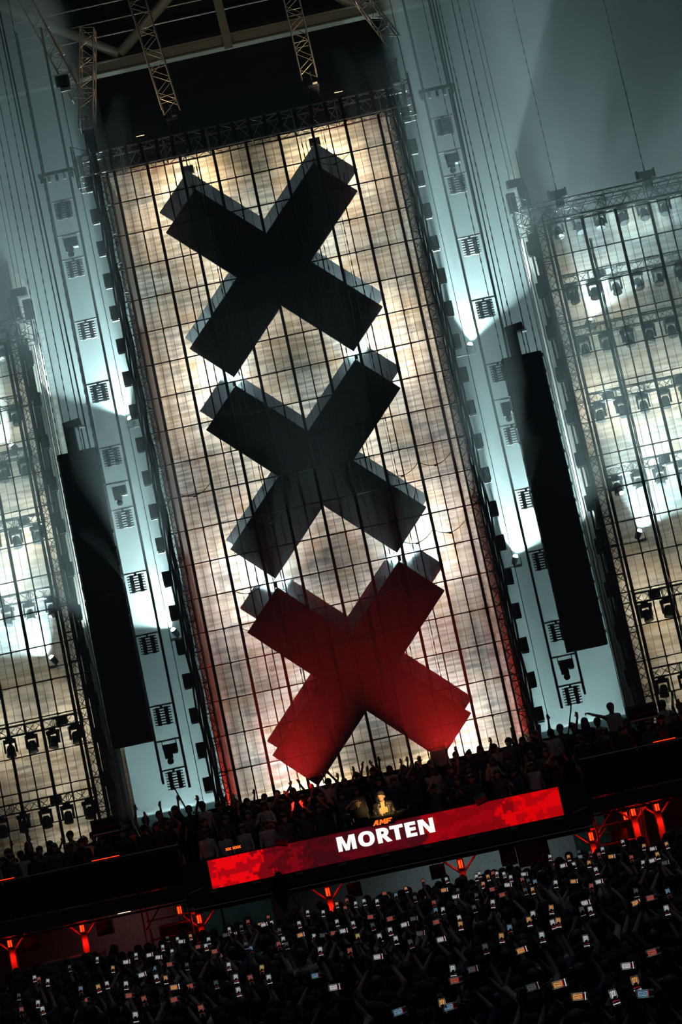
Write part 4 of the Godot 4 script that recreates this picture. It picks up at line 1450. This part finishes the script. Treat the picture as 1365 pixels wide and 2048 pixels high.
func crowd_mesh(v: int) -> ArrayMesh:
	var head := field_mesh(head_bones(Basis.IDENTITY), 0.016)
	var ps := poses()
	var ds := [field_mesh(body_bones(ps["down"]), 0.034), head]
	var hair: Array = [[[Vector3(0, 1.675, -0.022), Vector3(0, 1.665, 0.022), 0.098, 0.088, 0.03, 4], [Vector3(0, 1.62, -0.045), Vector3(0, 1.58, -0.045), 0.075, 0.060, 0.03, 4]], [[Vector3(0, 1.675, -0.022), Vector3(0, 1.665, 0.020), 0.100, 0.090, 0.03, 4], [Vector3(0, 1.60, -0.055), Vector3(0, 1.34, -0.105), 0.080, 0.065, 0.04, 4]]][v]
	ds.append(field_mesh(hair, 0.017))
	return merged(ds, PALETTES[v] + [Color(0.012, 0.010, 0.009)])


# the guests on the decks: they face the hall, so the phones they hold show their backs
func guest(x: float, y: float, z: float, pose: String, pal: int, hair: String, turn: float, sc: float, where: String) -> void:
	var does: String = {"down": "standing", "phone": "holding a phone up", "photo": "filming two-handed", "cheer": "raising one arm", "vee": "hands joined overhead", "clap": "clapping", "point": "pointing left"}[pose]
	var wears: String = {"short": "short hair", "long": "long hair", "cap": "cap", "bun": "hair bun"}[hair]
	person(pose, pal, hair, Vector3(x, y, z), turn, sc, "%s-shirted guest, %s, %s %s" % [SHIRTS[pal], wears, does, where], "guests %s" % where)
	if pose == "phone" or pose == "photo":
		var hold := Vector3(-0.20, 1.945, 0.325) if pose == "phone" else Vector3(0.0, 1.955, 0.315)
		var b := Basis(Vector3.UP, turn)
		phone(Vector3(x, y, z) + b * hold * sc, b * Basis(Vector3.UP, PI) * Basis(Vector3.BACK, (0.0 if pose == "phone" else PI / 2) + rng.randf_range(-0.15, 0.15)), "d", "dark phone seen from its back, held %s by a guest %s" % ["upright" if pose == "phone" else "sideways", where], "phones of the guests %s" % where)


func build_guests() -> void:
	var hs := ["short", "long", "short", "cap", "short", "bun", "long", "short"]
	var ps := ["down", "phone", "down", "cheer", "down", "photo", "phone", "clap", "down", "cheer"]
	# silhouettes the photograph shows one by one along the back: x, top of head, pose
	var back := [[-10.6, 4.75, "phone"], [-9.95, 4.82, "down"], [-9.45, 4.72, "down"], [-8.75, 4.86, "down"], [-8.15, 4.72, "down"], [-7.75, 4.92, "down"], [-7.1, 4.86, "phone"], [-6.65, 4.84, "cheer"], [-6.2, 4.90, "down"], [-5.75, 4.95, "phone"], [-5.4, 4.88, "cheer"], [-4.95, 4.90, "phone"], [-4.55, 4.80, "point"], [-4.1, 4.75, "photo"], [-3.7, 4.74, "down"], [-3.25, 4.76, "phone"], [-2.85, 4.78, "down"], [-2.4, 4.76, "photo"], [-1.9, 4.76, "down"], [-1.38, 4.80, "vee"], [-0.95, 4.72, "phone"], [-0.55, 4.80, "phone"], [-0.10, 4.85, "photo"], [0.35, 4.80, "cheer"], [0.75, 4.74, "phone"], [1.15, 4.76, "phone"], [1.50, 4.72, "phone"], [1.80, 5.28, "down"], [2.25, 4.80, "cheer"], [2.60, 4.76, "phone"], [2.95, 4.82, "down"], [3.35, 4.80, "phone"], [3.75, 4.88, "down"], [4.15, 4.82, "cheer"], [4.55, 4.92, "down"], [4.95, 4.86, "phone"], [5.25, 4.95, "cheer"], [5.60, 4.90, "down"], [5.95, 4.98, "phone"], [6.30, 4.92, "down"], [6.72, 5.22, "point"], [7.05, 4.75, "down"], [7.75, 4.72, "phone"], [8.15, 5.00, "down"], [8.65, 4.86, "cheer"], [9.2, 4.80, "down"]]
	var i := 0
	for g in back:
		var x: float = g[0]
		var mid := absf(x) < 5.1
		var y := 3.08 if mid else 2.86
		var sc: float = (float(g[1]) - y) / 1.77
		if sc > 1.12:
			y = float(g[1]) - 1.77 * 1.04
			sc = 1.04
			var rs := solo("step_box", bx(Vector3(0.5, y - (3.08 if mid else 2.86), 0.5), 0.02), M.black, "black step box under a guest standing taller, %s" % ("right of the middle" if x < 4 else "near the right deck" if x < 8 else "far right"), "box", Vector3(x, (y + (3.08 if mid else 2.86)) * 0.5, 0.9))
			rs.set_meta("group", "step boxes among the guests")
		var where := "at the %s back" % ("middle stage's" if mid else "%s deck's" % side(x))
		guest(x, y, 0.9 + 0.25 * sin(i * 2.4), g[2], 2 if g[2] == "point" and x > 0.0 else (i * 7 + 1) % 4, "cap" if g[2] == "point" else hs[i % 8], 0.5 * sin(i * 1.9), sc, where)
		i += 1
	# the rows in front of them
	for r in [1, 2]:
		var z: float = [1.75, 2.65, 3.45][r]
		var y: float = [2.725, 2.725, 2.37][r]
		z = [1.45, 2.2, 3.3][r]
		for k in 19:
			var x := -4.75 + k * 0.525 + rng.randf_range(-0.1, 0.1)
			if r == 2 and absf(x - 0.05) < 1.25:
				continue
			if r == 0:
				y = 2.725
			guest(x, y, z + rng.randf_range(-0.12, 0.12) + (0.0 if r else 0.0), ps[rng.randi_range(0, 9)], rng.randi_range(0, 3) if r else rng.randi_range(0, 1), hs[rng.randi_range(0, 7)], rng.randf_range(-0.6, 0.6), rng.randf_range(0.93, 1.04), "in the middle stage's %s row" % ["third", "second", "front"][r])
	for s in [-1.0, 1.0]:
		for r in [1, 2]:
			for k in (9 if s < 0.0 else 8):
				var x: float = (5.55 + k * 0.6 + rng.randf_range(-0.15, 0.15)) * s
				if absf(absf(x) - 7.35) < 0.42 and r == 1:
					continue
				guest(x, 2.86, 1.9 + r * 1.05 + rng.randf_range(-0.12, 0.12), "down" if r == 2 else ps[rng.randi_range(0, 9)], rng.randi_range(0, 3), hs[rng.randi_range(0, 7)], rng.randf_range(-0.6, 0.6), rng.randf_range(0.92, 1.0), "in the %s deck's %s row" % [side(s), ["back", "middle", "front"][r]])


func build_dj() -> void:
	var ps := poses()
	var tilt := Basis(Vector3.UP, -0.15) * Basis(Vector3.RIGHT, 0.08)
	var head := field_mesh(head_bones(tilt), 0.006)
	var ds := [field_mesh(body_bones(ps["dj"]), 0.018), head]
	for q in 2:
		var a: Array = ps["dj"].arms[q]
		ds.append(field_mesh(hand_bones(a[1], a[2], a[3], 1.0 if q == 0 else -1.0, a[4]), 0.006))
	var o := solo("person", merged(ds, [Color(0.50, 0.31, 0.22), Color(0.55, 0.38, 0.18), Color(0.02, 0.02, 0.025), Color(0.03, 0.03, 0.03)]), M.people, "DJ in a dark open jacket and yellow shirt, cap backwards, behind the table", "person", Vector3(0.08, 2.39, 3.85))
	var cap := field_mesh([[Vector3(0, 1.682, -0.020), Vector3(0, 1.672, 0.020), 0.099, 0.090, 0.03, 0], [Vector3(-0.03, 1.66, -0.10), Vector3(-0.03, 1.645, -0.165), 0.014, 0.010, 0.02, 0], [Vector3(0.03, 1.66, -0.10), Vector3(0.03, 1.645, -0.165), 0.014, 0.010, 0.02, 0]], 0.008)
	part(o, "cap", merged([cap], [Color(1, 1, 1)]), M.cap_cloth)
	# open jacket: back, two front panels, two sleeves
	var jk := []
	for s in [-1.0, 1.0]:
		jk.append([Vector3(s * 0.125, 1.00, 0.0), Vector3(s * 0.135, 1.34, 0.005), 0.105, 0.105, 0.03, 0])
		jk.append([Vector3(s * 0.10, 1.43, 0.02), Vector3(s * 0.195, 1.405, 0.0), 0.065, 0.070, 0.03, 0])
		var arm: Array = ps["dj"].arms[0 if s < 0.0 else 1]
		jk.append([Vector3(s * 0.19, 1.40, -0.01), arm[0], 0.070, 0.056, 0.03, 0])
		jk.append([arm[0], arm[1] * 0.92 + arm[0] * 0.08, 0.055, 0.044, 0.015, 0])
		jk.append([Vector3(s * 0.05, 1.47, -0.03), Vector3(s * 0.075, 1.36, 0.085), 0.035, 0.030, 0.015, 0])
	jk.append([Vector3(-0.08, 1.05, -0.045), Vector3(-0.08, 1.38, -0.045), 0.09, 0.09, 0.04, 0])
	jk.append([Vector3(0.08, 1.05, -0.045), Vector3(0.08, 1.38, -0.045), 0.09, 0.09, 0.04, 0])
	part(o, "jacket", merged([field_mesh(jk, 0.013)], [Color(1, 1, 1)]), M.leather)
	ds = [field_mesh(body_bones(ps["shade"]), 0.02), head]
	for q in 2:
		var a: Array = ps["shade"].arms[q]
		ds.append(field_mesh(hand_bones(a[1], a[2], a[3], 1.0 if q == 0 else -1.0, a[4]), 0.006))
	var w := solo("person", merged(ds, [Color(0.46, 0.28, 0.20), Color(0.016, 0.016, 0.018), Color(0.02, 0.02, 0.02), Color(0.03, 0.03, 0.03)]), M.people, "man in a black T-shirt shading his eyes with one hand beside the DJ", "person", Vector3(-0.58, 2.39, 3.75), Basis(Vector3.UP, 0.25).scaled(Vector3(0.98, 0.98, 0.98)))
	part(w, "hair", hairs["short"], M.hair)


func build_flag() -> void:
	# a guest of the floor waves a dark flag on a short stick
	var t := thing("flag", "dark limp flag on a stick held up over the left of the floor crowd", "flag", Vector3(-1.72, 2.00, 13.5))
	part(t, "stick", tb(Vector3(0, 0, 0), Vector3(-0.42, 0.95, 0), 0.014, 6), M.black)
	var m := MB.new()
	var last := []
	for j in 13:
		var u := j / 12.0
		var row := []
		for i in 7:
			var w := i / 6.0
			row.append(Vector3(-0.42 + 0.03 * u - 0.16 * sin(PI * u) + w * (0.10 + 0.26 * sin(PI * minf(u * 1.1, 1.0))), 0.95 - 0.85 * u, 0.05 * sin(w * 9.0 + u * 2.0)))
		if j > 0:
			for i in 6:
				m.quad(last[i], row[i], row[i + 1], last[i + 1])
				m.quad(last[i] - Vector3(0, 0, 0.006), last[i + 1] - Vector3(0, 0, 0.006), row[i + 1] - Vector3(0, 0, 0.006), row[i] - Vector3(0, 0, 0.006))
		last = row
	part(t, "cloth", m.mesh(), M.deep_black)
	person("cheer", 0, "short", Vector3(-1.98, 0.0, 13.62), PI, 1.02, "person in black raising the dark flag on the left of the floor", "flag bearer")


# phones held over the floor crowd: x, y, z of each; p upright, l sideways; then the look of the screen
const PHONES := {
	"pw": [3.00, 2.06, 38.92, 3.13, 2.06, 33.31, 1.54, 2.01, 33.02, 2.68, 2.08, 31.93, -2.49, 2.12, 31.66, 4.39, 1.95, 30.32, 2.94, 1.97, 29.09, -1.57, 1.89, 28.38, -1.59, 2.06, 28.22, -1.13, 1.96, 28.21, 3.53, 1.97, 28.20, 2.73, 2.05, 27.91, -0.45, 2.09, 26.79, 0.45, 2.09, 26.58, 0.66, 1.97, 26.12, -3.07, 2.13, 25.94, -3.59, 2.11, 25.74, 0.56, 2.05, 25.19, 2.22, 2.13, 25.02, -5.14, 1.93, 24.81, -2.28, 1.90, 23.28, 1.64, 1.88, 23.26, -5.69, 1.89, 22.60, -4.47, 1.96, 22.57, 3.35, 2.07, 22.56, 4.08, 2.13, 22.32, 1.37, 1.96, 21.64, -5.88, 2.09, 20.64, -1.57, 1.96, 20.57, -0.28, 1.97, 20.47, -1.04, 1.88, 20.29, -3.05, 2.08, 19.91, 5.10, 1.92, 19.73, -1.31, 2.12, 19.65, 3.91, 2.09, 18.74, -3.14, 2.12, 18.73, -0.69, 1.95, 18.68, 0.07, 2.10, 17.45, 2.72, 2.02, 17.41, -2.07, 2.09, 17.05, 2.07, 2.14, 16.85, -4.16, 1.93, 16.77, -7.01, 1.97, 16.57, 4.64, 2.14, 16.53, -0.24, 2.09, 16.23, -5.06, 1.95, 15.75, -1.15, 2.00, 15.51, 3.67, 2.10, 14.40, -4.74, 1.91, 14.14, 5.26, 2.07, 13.98, -6.25, 1.92, 13.67, 1.44, 2.04, 13.55, 2.67, 1.89, 13.33, 2.52, 1.92, 13.18, -0.61, 1.91, 13.05, -1.71, 1.91, 12.55, -4.64, 1.92, 12.53, -3.50, 1.89, 12.34, 2.16, 1.92, 11.71],
	"pr": [-1.51, 2.13, 32.72, -2.81, 2.08, 28.93, 0.09, 2.11, 28.46, -1.40, 2.00, 28.10, -5.00, 2.13, 26.87, 3.83, 2.01, 24.26, 2.22, 1.96, 24.26, -1.40, 2.06, 23.22, 1.25, 2.12, 21.91, -2.60, 1.94, 21.28, 4.99, 2.00, 18.77, -6.52, 2.03, 18.43, 2.91, 1.99, 18.38, -0.58, 2.08, 17.11, 2.40, 2.14, 16.96, 4.61, 2.00, 15.61, -2.82, 2.07, 14.46, -2.39, 2.07, 14.40, -0.70, 2.08, 14.34, 3.71, 1.91, 14.00, 0.87, 1.97, 10.82],
	"po": [3.25, 2.07, 38.35, 1.44, 2.05, 36.72, 2.97, 2.08, 30.33, 2.21, 1.95, 29.30, 2.63, 2.06, 28.95, 3.00, 2.08, 27.94, 1.67, 2.03, 26.75, -2.99, 2.06, 25.59, -4.22, 2.08, 24.69, 5.20, 2.14, 21.84, 3.01, 1.89, 20.23, 4.15, 2.10, 19.43, 5.65, 2.13, 19.20, -5.02, 1.97, 18.77, 2.17, 1.99, 17.15, 2.30, 2.06, 16.25, 5.57, 1.96, 15.18, 4.03, 2.04, 14.84, -4.36, 1.92, 12.42, -1.06, 1.94, 12.29, 0.47, 1.90, 11.21],
	"pb": [2.34, 2.06, 29.55, 4.76, 1.90, 27.02, -4.53, 2.10, 24.57, 1.26, 2.02, 22.36, 3.03, 2.12, 22.01, -3.92, 1.93, 20.78, -2.23, 1.88, 20.05, 0.45, 2.13, 17.28],
	"py": [-1.37, 2.00, 26.70, 0.08, 2.10, 25.80],
	"pd": [1.97, 2.10, 32.12, 3.35, 2.09, 29.44, 0.95, 2.05, 28.38, 4.29, 2.01, 27.18, -2.08, 1.92, 26.72, 1.92, 2.05, 24.11, 0.22, 2.07, 23.58, -1.36, 1.97, 22.28, -3.14, 1.96, 22.10, 2.84, 2.01, 21.87, -2.18, 2.04, 21.14, -6.69, 1.88, 19.58, -1.73, 2.05, 19.30, 1.99, 1.90, 18.71, 3.04, 1.89, 17.40, -2.72, 2.12, 16.70, 0.79, 1.97, 16.64, -6.30, 2.02, 16.44, 1.65, 1.93, 16.41, 4.56, 1.96, 13.53, -4.70, 2.04, 13.50, 4.37, 1.99, 12.80],
	"lw": [3.38, 1.96, 35.77, 0.20, 2.18, 33.84, 0.55, 2.10, 29.97, 3.45, 2.15, 28.88, 1.39, 2.04, 28.54, 0.80, 2.10, 25.01, -0.23, 2.14, 24.11, -3.63, 2.10, 23.85, 4.01, 2.04, 23.64, 2.58, 2.14, 21.13, -3.76, 2.15, 21.03, 5.19, 2.02, 20.82, -4.39, 2.17, 20.75, -4.03, 2.18, 20.29, 3.69, 2.17, 19.38, 1.61, 2.00, 19.08, -2.11, 2.17, 18.12, 5.55, 2.02, 17.37, -3.87, 2.13, 17.20, 3.00, 2.04, 17.18, -2.87, 2.04, 16.88],
	"lr": [3.61, 2.12, 36.51, 1.58, 2.06, 34.64, 4.25, 2.13, 30.06, -2.40, 2.01, 28.85, -2.40, 2.01, 27.14, -3.53, 1.97, 25.94, 1.31, 2.06, 25.32, -4.54, 1.92, 24.31, 0.56, 2.18, 24.15, -0.47, 2.06, 22.95, -2.54, 2.15, 22.61, 0.17, 2.17, 22.52, 2.44, 2.07, 22.33, -3.41, 2.06, 22.13, 2.32, 1.98, 18.81, -3.66, 1.92, 16.48, -0.01, 1.93, 11.37],
	"lo": [2.73, 2.04, 38.15, 2.58, 2.17, 38.01, 2.39, 2.05, 32.67, 4.13, 2.01, 28.86, -2.37, 2.17, 28.84, -1.13, 2.07, 21.79, 3.75, 1.94, 20.75, 4.61, 2.14, 19.18, 1.43, 2.16, 19.03, -2.38, 2.08, 16.13],
	"lb": [3.23, 2.11, 39.49, 1.51, 2.03, 36.73, 1.00, 2.07, 36.59, -0.42, 1.92, 28.72, 4.34, 1.96, 13.72],
	"ld": [2.35, 2.08, 36.99, 1.77, 1.96, 32.78, 1.10, 2.13, 27.88, 5.19, 2.08, 23.06, 0.87, 1.98, 22.31, -0.77, 1.97, 21.55, -2.78, 2.17, 18.86],
}


func _ready() -> void:
	rng.seed = 20251
	# camera
	var cam := Camera3D.new()
	cam.name = "camera"
	cam.fov = 28.71867
	cam.near = 0.1
	cam.far = 300.0
	cam.transform = Transform3D(Basis(Vector3.UP, 0.026339) * Basis(Vector3.RIGHT, 0.137105) * Basis(Vector3.BACK, -0.208619), Vector3(2.00234, 4.29866, 57.09862))
	add_child(cam)
	cam.current = true
	# air and exposure: no sky, an arena at night
	var env := Environment.new()
	env.background_mode = Environment.BG_COLOR
	env.background_color = Color(0.0, 0.0, 0.0)
	env.tonemap_mode = Environment.TONE_MAPPER_LINEAR
	env.tonemap_exposure = 1.1
	env.sdfgi_enabled = true
	env.ssao_enabled = true
	env.ssil_enabled = true
	env.volumetric_fog_enabled = true
	env.volumetric_fog_density = 0.0
	var we := WorldEnvironment.new()
	we.name = "environment"
	we.environment = env
	add_child(we)
	make_materials()
	mat("cap_cloth", Color(0.12, 0.12, 0.13), 0.85)
	glow("crowd_fill_panel", Color(0.85, 0.92, 1.0), 1.0)
	mat("leather", Color(0.10, 0.10, 0.11), 0.45)
	# the banner's own light on the floor, and a warm follow spot on the DJ
	area("banner_light", Vector3(0, 2.97, 5.08), Vector3(0, 0, 1), Vector2(9.2, 0.72), 2.0, Color(1.0, 0.08, 0.09))
	spot("follow_spot", Vector3(9.0, 14.0, 40.0), Vector3(0.05, 3.92, 3.95) - Vector3(9.0, 14.0, 40.0), 3600.0, Color(1.0, 0.80, 0.52), 0.95, 0.15, 1.0)
	build_hall()
	build_center()
	build_crosses()
	for s in [-1.0, 1.0]:
		build_wing(s)
	build_roof()
	build_gaps()
	build_stage()
	build_under_stage()
	build_lamps()
	build_bodies()
	build_guests()
	build_dj()
	build_floor_crowd()
	build_flag()
	build_haze()


func build_lamps() -> void:
	for s in [-1.0, 1.0]:
		var w := side(s)
		beam_lamp("bright white beam light high in the %s gap" % w, Vector3(5.35 * s, 16.84, -3.0), Vector3(0.36 * s, 0.93, 0.52), 125.0, 40.0, Vector3(-0.75 * s, 0, 0))
		beam_lamp("bright white beam light low in the %s gap" % w, Vector3(5.30 * s, 10.18, -3.0), Vector3(0.42 * s, 0.90, 0.52), 135.0, 47.0, Vector3(-0.7 * s, 0, 0))
		beam_lamp("bright white beam light high in the %s side tower" % w, Vector3(9.08 * s, 16.81, -3.0), Vector3(0.55 * s, 0.83, 0.42), 85.0, 41.0, Vector3(0, -0.1, 0.95))
		beam_lamp("bright white beam light low in the %s side tower" % w, Vector3(9.10 * s, 10.14, -3.0), Vector3(0.5 * s, 0.86, 0.42), 85.0, 48.0, Vector3(-1.3 * s, 0, 0))
		beam_lamp("bright white beam light between the upper crosses, %s" % w, Vector3(1.77 * s, 16.50, -1.75), Vector3(0.10 * s, 1.0, -0.02), 40.0, 38.0, Vector3(0, -0.4, -0.4))
		beam_lamp("bright white beam light between the lower crosses, %s" % w, Vector3(1.80 * s, 10.16, -1.75), Vector3(0.12 * s, 1.0, -0.02), 26.0, 46.0, Vector3(0, -0.4, -0.4))
		var n := 0
		for v in [[19.95 + 0.78, 5.0, Color(1.0, 0.92, 0.82)], [13.78 + 0.62, 5.0, Color(1.0, 0.96, 0.91)], [7.62 + 0.66, 6.0, Color(1.0, 0.97, 0.95)]]:
			for q in [[2.45, 2.45], [1.15, 1.15], [2.45, -2.45], [1.15, -1.15]]:  # hidden lights added behind the arms to even out the backdrop
				warm_lamp("added flood light behind the %s cross on its %s %s arm, %s" % [["upper", "middle", "lowest"][n], "upper" if q[1] > 0.0 else "lower", w, "at the tip" if q[0] > 2.0 else "near the centre"], Vector3(q[0] * s, v[0] + q[1], -2.47), Vector3(0.25 * s, 0, -1), v[1] * (1.25 if q[0] > 2.0 else 0.9), v[2], 80.0)
			n += 1
		for v in [[2.0, 23.95, 6.0, "top", 0.45], [2.0, 4.2, 6.0, "foot", -1.1]]:
			warm_lamp("flood light facing the middle backdrop at its %s, %s" % [v[3], w], Vector3(v[0] * s, v[1], -2.6), Vector3(0, 0, -1), v[2], WARM, 70.0, v[4])
		for v in [[9.6, 17.88, 3.0, "second"], [9.0, 14.20, 5.0, "inner fourth"], [11.2, 14.20, 4.0, "outer fourth"], [10.2, 11.95, 3.0, "fifth"], [9.0, 8.10, 4.0, "inner sixth"], [11.2, 8.10, 4.0, "outer sixth"], [9.6, 5.85, 2.5, "lowest"]]:
			warm_lamp("flood light facing the %s side backdrop on the %s bar" % [w, v[3]], Vector3(v[0] * s, v[1], -2.35), Vector3(0, 0, -1), v[2], Color(1.0, 0.93, 0.82), 78.0)
		for v in [[5.8, -5.5, "inner"], [6.9, -5.5, "outer"], [10.5, -6.2, "outermost"]]:  # unseen lights added to brighten the back cloth and the haze
			cool_fill("added cool fill light on a stand behind the stage, %s on the %s" % [v[2], w], Vector3(v[0] * s, 2.6, v[1]), Vector3(0.0, 0.93, -0.36), 62.0)
		# red floods on the front edge of the decks, pointing up the towers
		red_flood("red flood light above the banner on the %s, aimed at the lowest cross" % w, Vector3(2.6 * s, 3.50, 4.98), Vector3(-1.3 * s, 5.3, -6.2), 52.0, 19.0)
		red_flood("red flood light at the foot of the middle tower, %s side" % w, Vector3(4.2 * s, 3.3, -0.42), Vector3(0.012 * s, 1.0, 0.01), 220.0, 8.0)
	for s in [-1.0, 1.0]:  # warm lights added to brighten the roof masts and beam
		var t := thing("truss_uplight", "added warm fill light on the top truss aimed at the roof, %s" % side(s), "light", Vector3(3.0 * s, 24.27, 0.25))
		part(t, "housing", bx(Vector3(0.30, 0.16, 0.22), 0.02), M.fixture)
		part(t, "lens", bx(Vector3(0.24, 0.012, 0.16)), M.lens_warm, Vector3(0, 0.09, 0))
		spot("truss_uplight_source", Vector3(3.0 * s, 24.40, 0.25), Vector3(-0.1 * s, 1.0, -0.25), 8.0, WARM, 60.0, 0.1, 1.0)
	for k in 3:  # unseen panels added as fill light to lift the dark crowd
		var h := thing("house_light", "unseen fill light panel added high above the crowd, %s" % ["left", "middle", "right"][k], "light", Vector3(-9.0 + 10.0 * k, 37.0, 30.0))
		part(h, "frame", bx(Vector3(2.2, 0.2, 2.2)), M.fixture, Vector3(0, 0.12, 0))
		part(h, "lamp_panel", bx(Vector3(2.0, 0.02, 2.0)), M.crowd_fill_panel)
		area("house_light_source", Vector3(-9.0 + 10.0 * k, 36.95, 30.0), Vector3(0, -1, 0), Vector2(2.0, 2.0), 20.0, Color(0.85, 0.92, 1.0))
	# cool lamp under the stage
	var t := thing("work_light", "cool white work light under the middle stage", "light", Vector3(2.2, 2.0, 1.5))
	part(t, "housing", bx(Vector3(0.4, 0.08, 0.16), 0.02), M.fixture, Vector3(0, 0.02, 0))
	part(t, "lamp_tube", bx(Vector3(0.34, 0.02, 0.08)), M.lens_white, Vector3(0, -0.03, 0))
	spot("work_light_source", Vector3(2.2, 1.94, 1.5), Vector3(0.1, -0.35, -1.0), 5.0, TEAL, 75.0, 0.1, 1.0)
	var u := thing("work_light", "pinkish work light under the left side deck", "light", Vector3(-7.4, 2.44, 2.6))
	part(u, "housing", bx(Vector3(0.4, 0.08, 0.16), 0.02), M.fixture, Vector3(0, 0.02, 0))
	part(u, "lamp_tube", bx(Vector3(0.34, 0.02, 0.08)), M.lens_warm, Vector3(0, -0.03, 0))
	spot("work_light_source", Vector3(-7.4, 2.37, 2.6), Vector3(-0.2, -0.5, -1.0), 0.35, Color(1.0, 0.62, 0.64), 75.0, 0.1, 1.0)


func cool_fill(label: String, at: Vector3, to: Vector3, energy: float) -> void:
	var t := thing("wash_light", label, "light", at, "added fill lights behind the stage")
	var bs := Basis.looking_at(to.normalized(), Vector3.BACK)
	part(t, "housing", bx(Vector3(0.34, 0.24, 0.18), 0.02), M.fixture, bs * Vector3(0, 0, 0.11), bs)
	part(t, "lens", bx(Vector3(0.28, 0.18, 0.012)), M.lens_white, bs * Vector3(0, 0, 0.012), bs)
	part(t, "stand", tb(Vector3(0, -2.6, 0.1), Vector3(0, -0.1, 0.1), 0.04, 6), M.dark_metal)
	spot("wash_light_source", at + to.normalized() * 0.05, to, energy, TEAL, 50.0, 0.12, 1.0)


func red_flood(label: String, at: Vector3, to: Vector3, energy: float, angle: float) -> void:
	var t := thing("red_flood", label, "light", at, "red floods on the stage")
	var bs := Basis.looking_at(to.normalized(), Vector3.BACK)
	part(t, "housing", bx(Vector3(0.30, 0.22, 0.16), 0.02), M.fixture, bs * Vector3(0, 0, 0.1), bs)
	part(t, "lamp_face", bx(Vector3(0.24, 0.16, 0.012)), M.lamp_red, bs * Vector3(0, 0, 0.012), bs)
	spot("red_flood_source", at + to.normalized() * 0.05, to, energy, Color(1.0, 0.17, 0.14), angle, 0.08, 0.6)


func build_haze() -> void:
	var c := Color(0.91, 0.975, 0.975)
	for s in [-1.0, 1.0]:
		haze("thin lit haze over the %s gap and side tower" % side(s), Vector3(9.85 * s, 17.95, -2.35), Vector3(9.7, 26.1, 14.7), 0.08, c)
	haze("thin lit haze in and before the middle tower", Vector3(0, 14.65, 0.1), Vector3(9.7, 19.5, 8.0), 0.048, c)
	haze("reddish haze drifting in front of the lowest cross", Vector3(0, 8.0, 2.25), Vector3(9.4, 6.0, 3.9), 0.05, c)
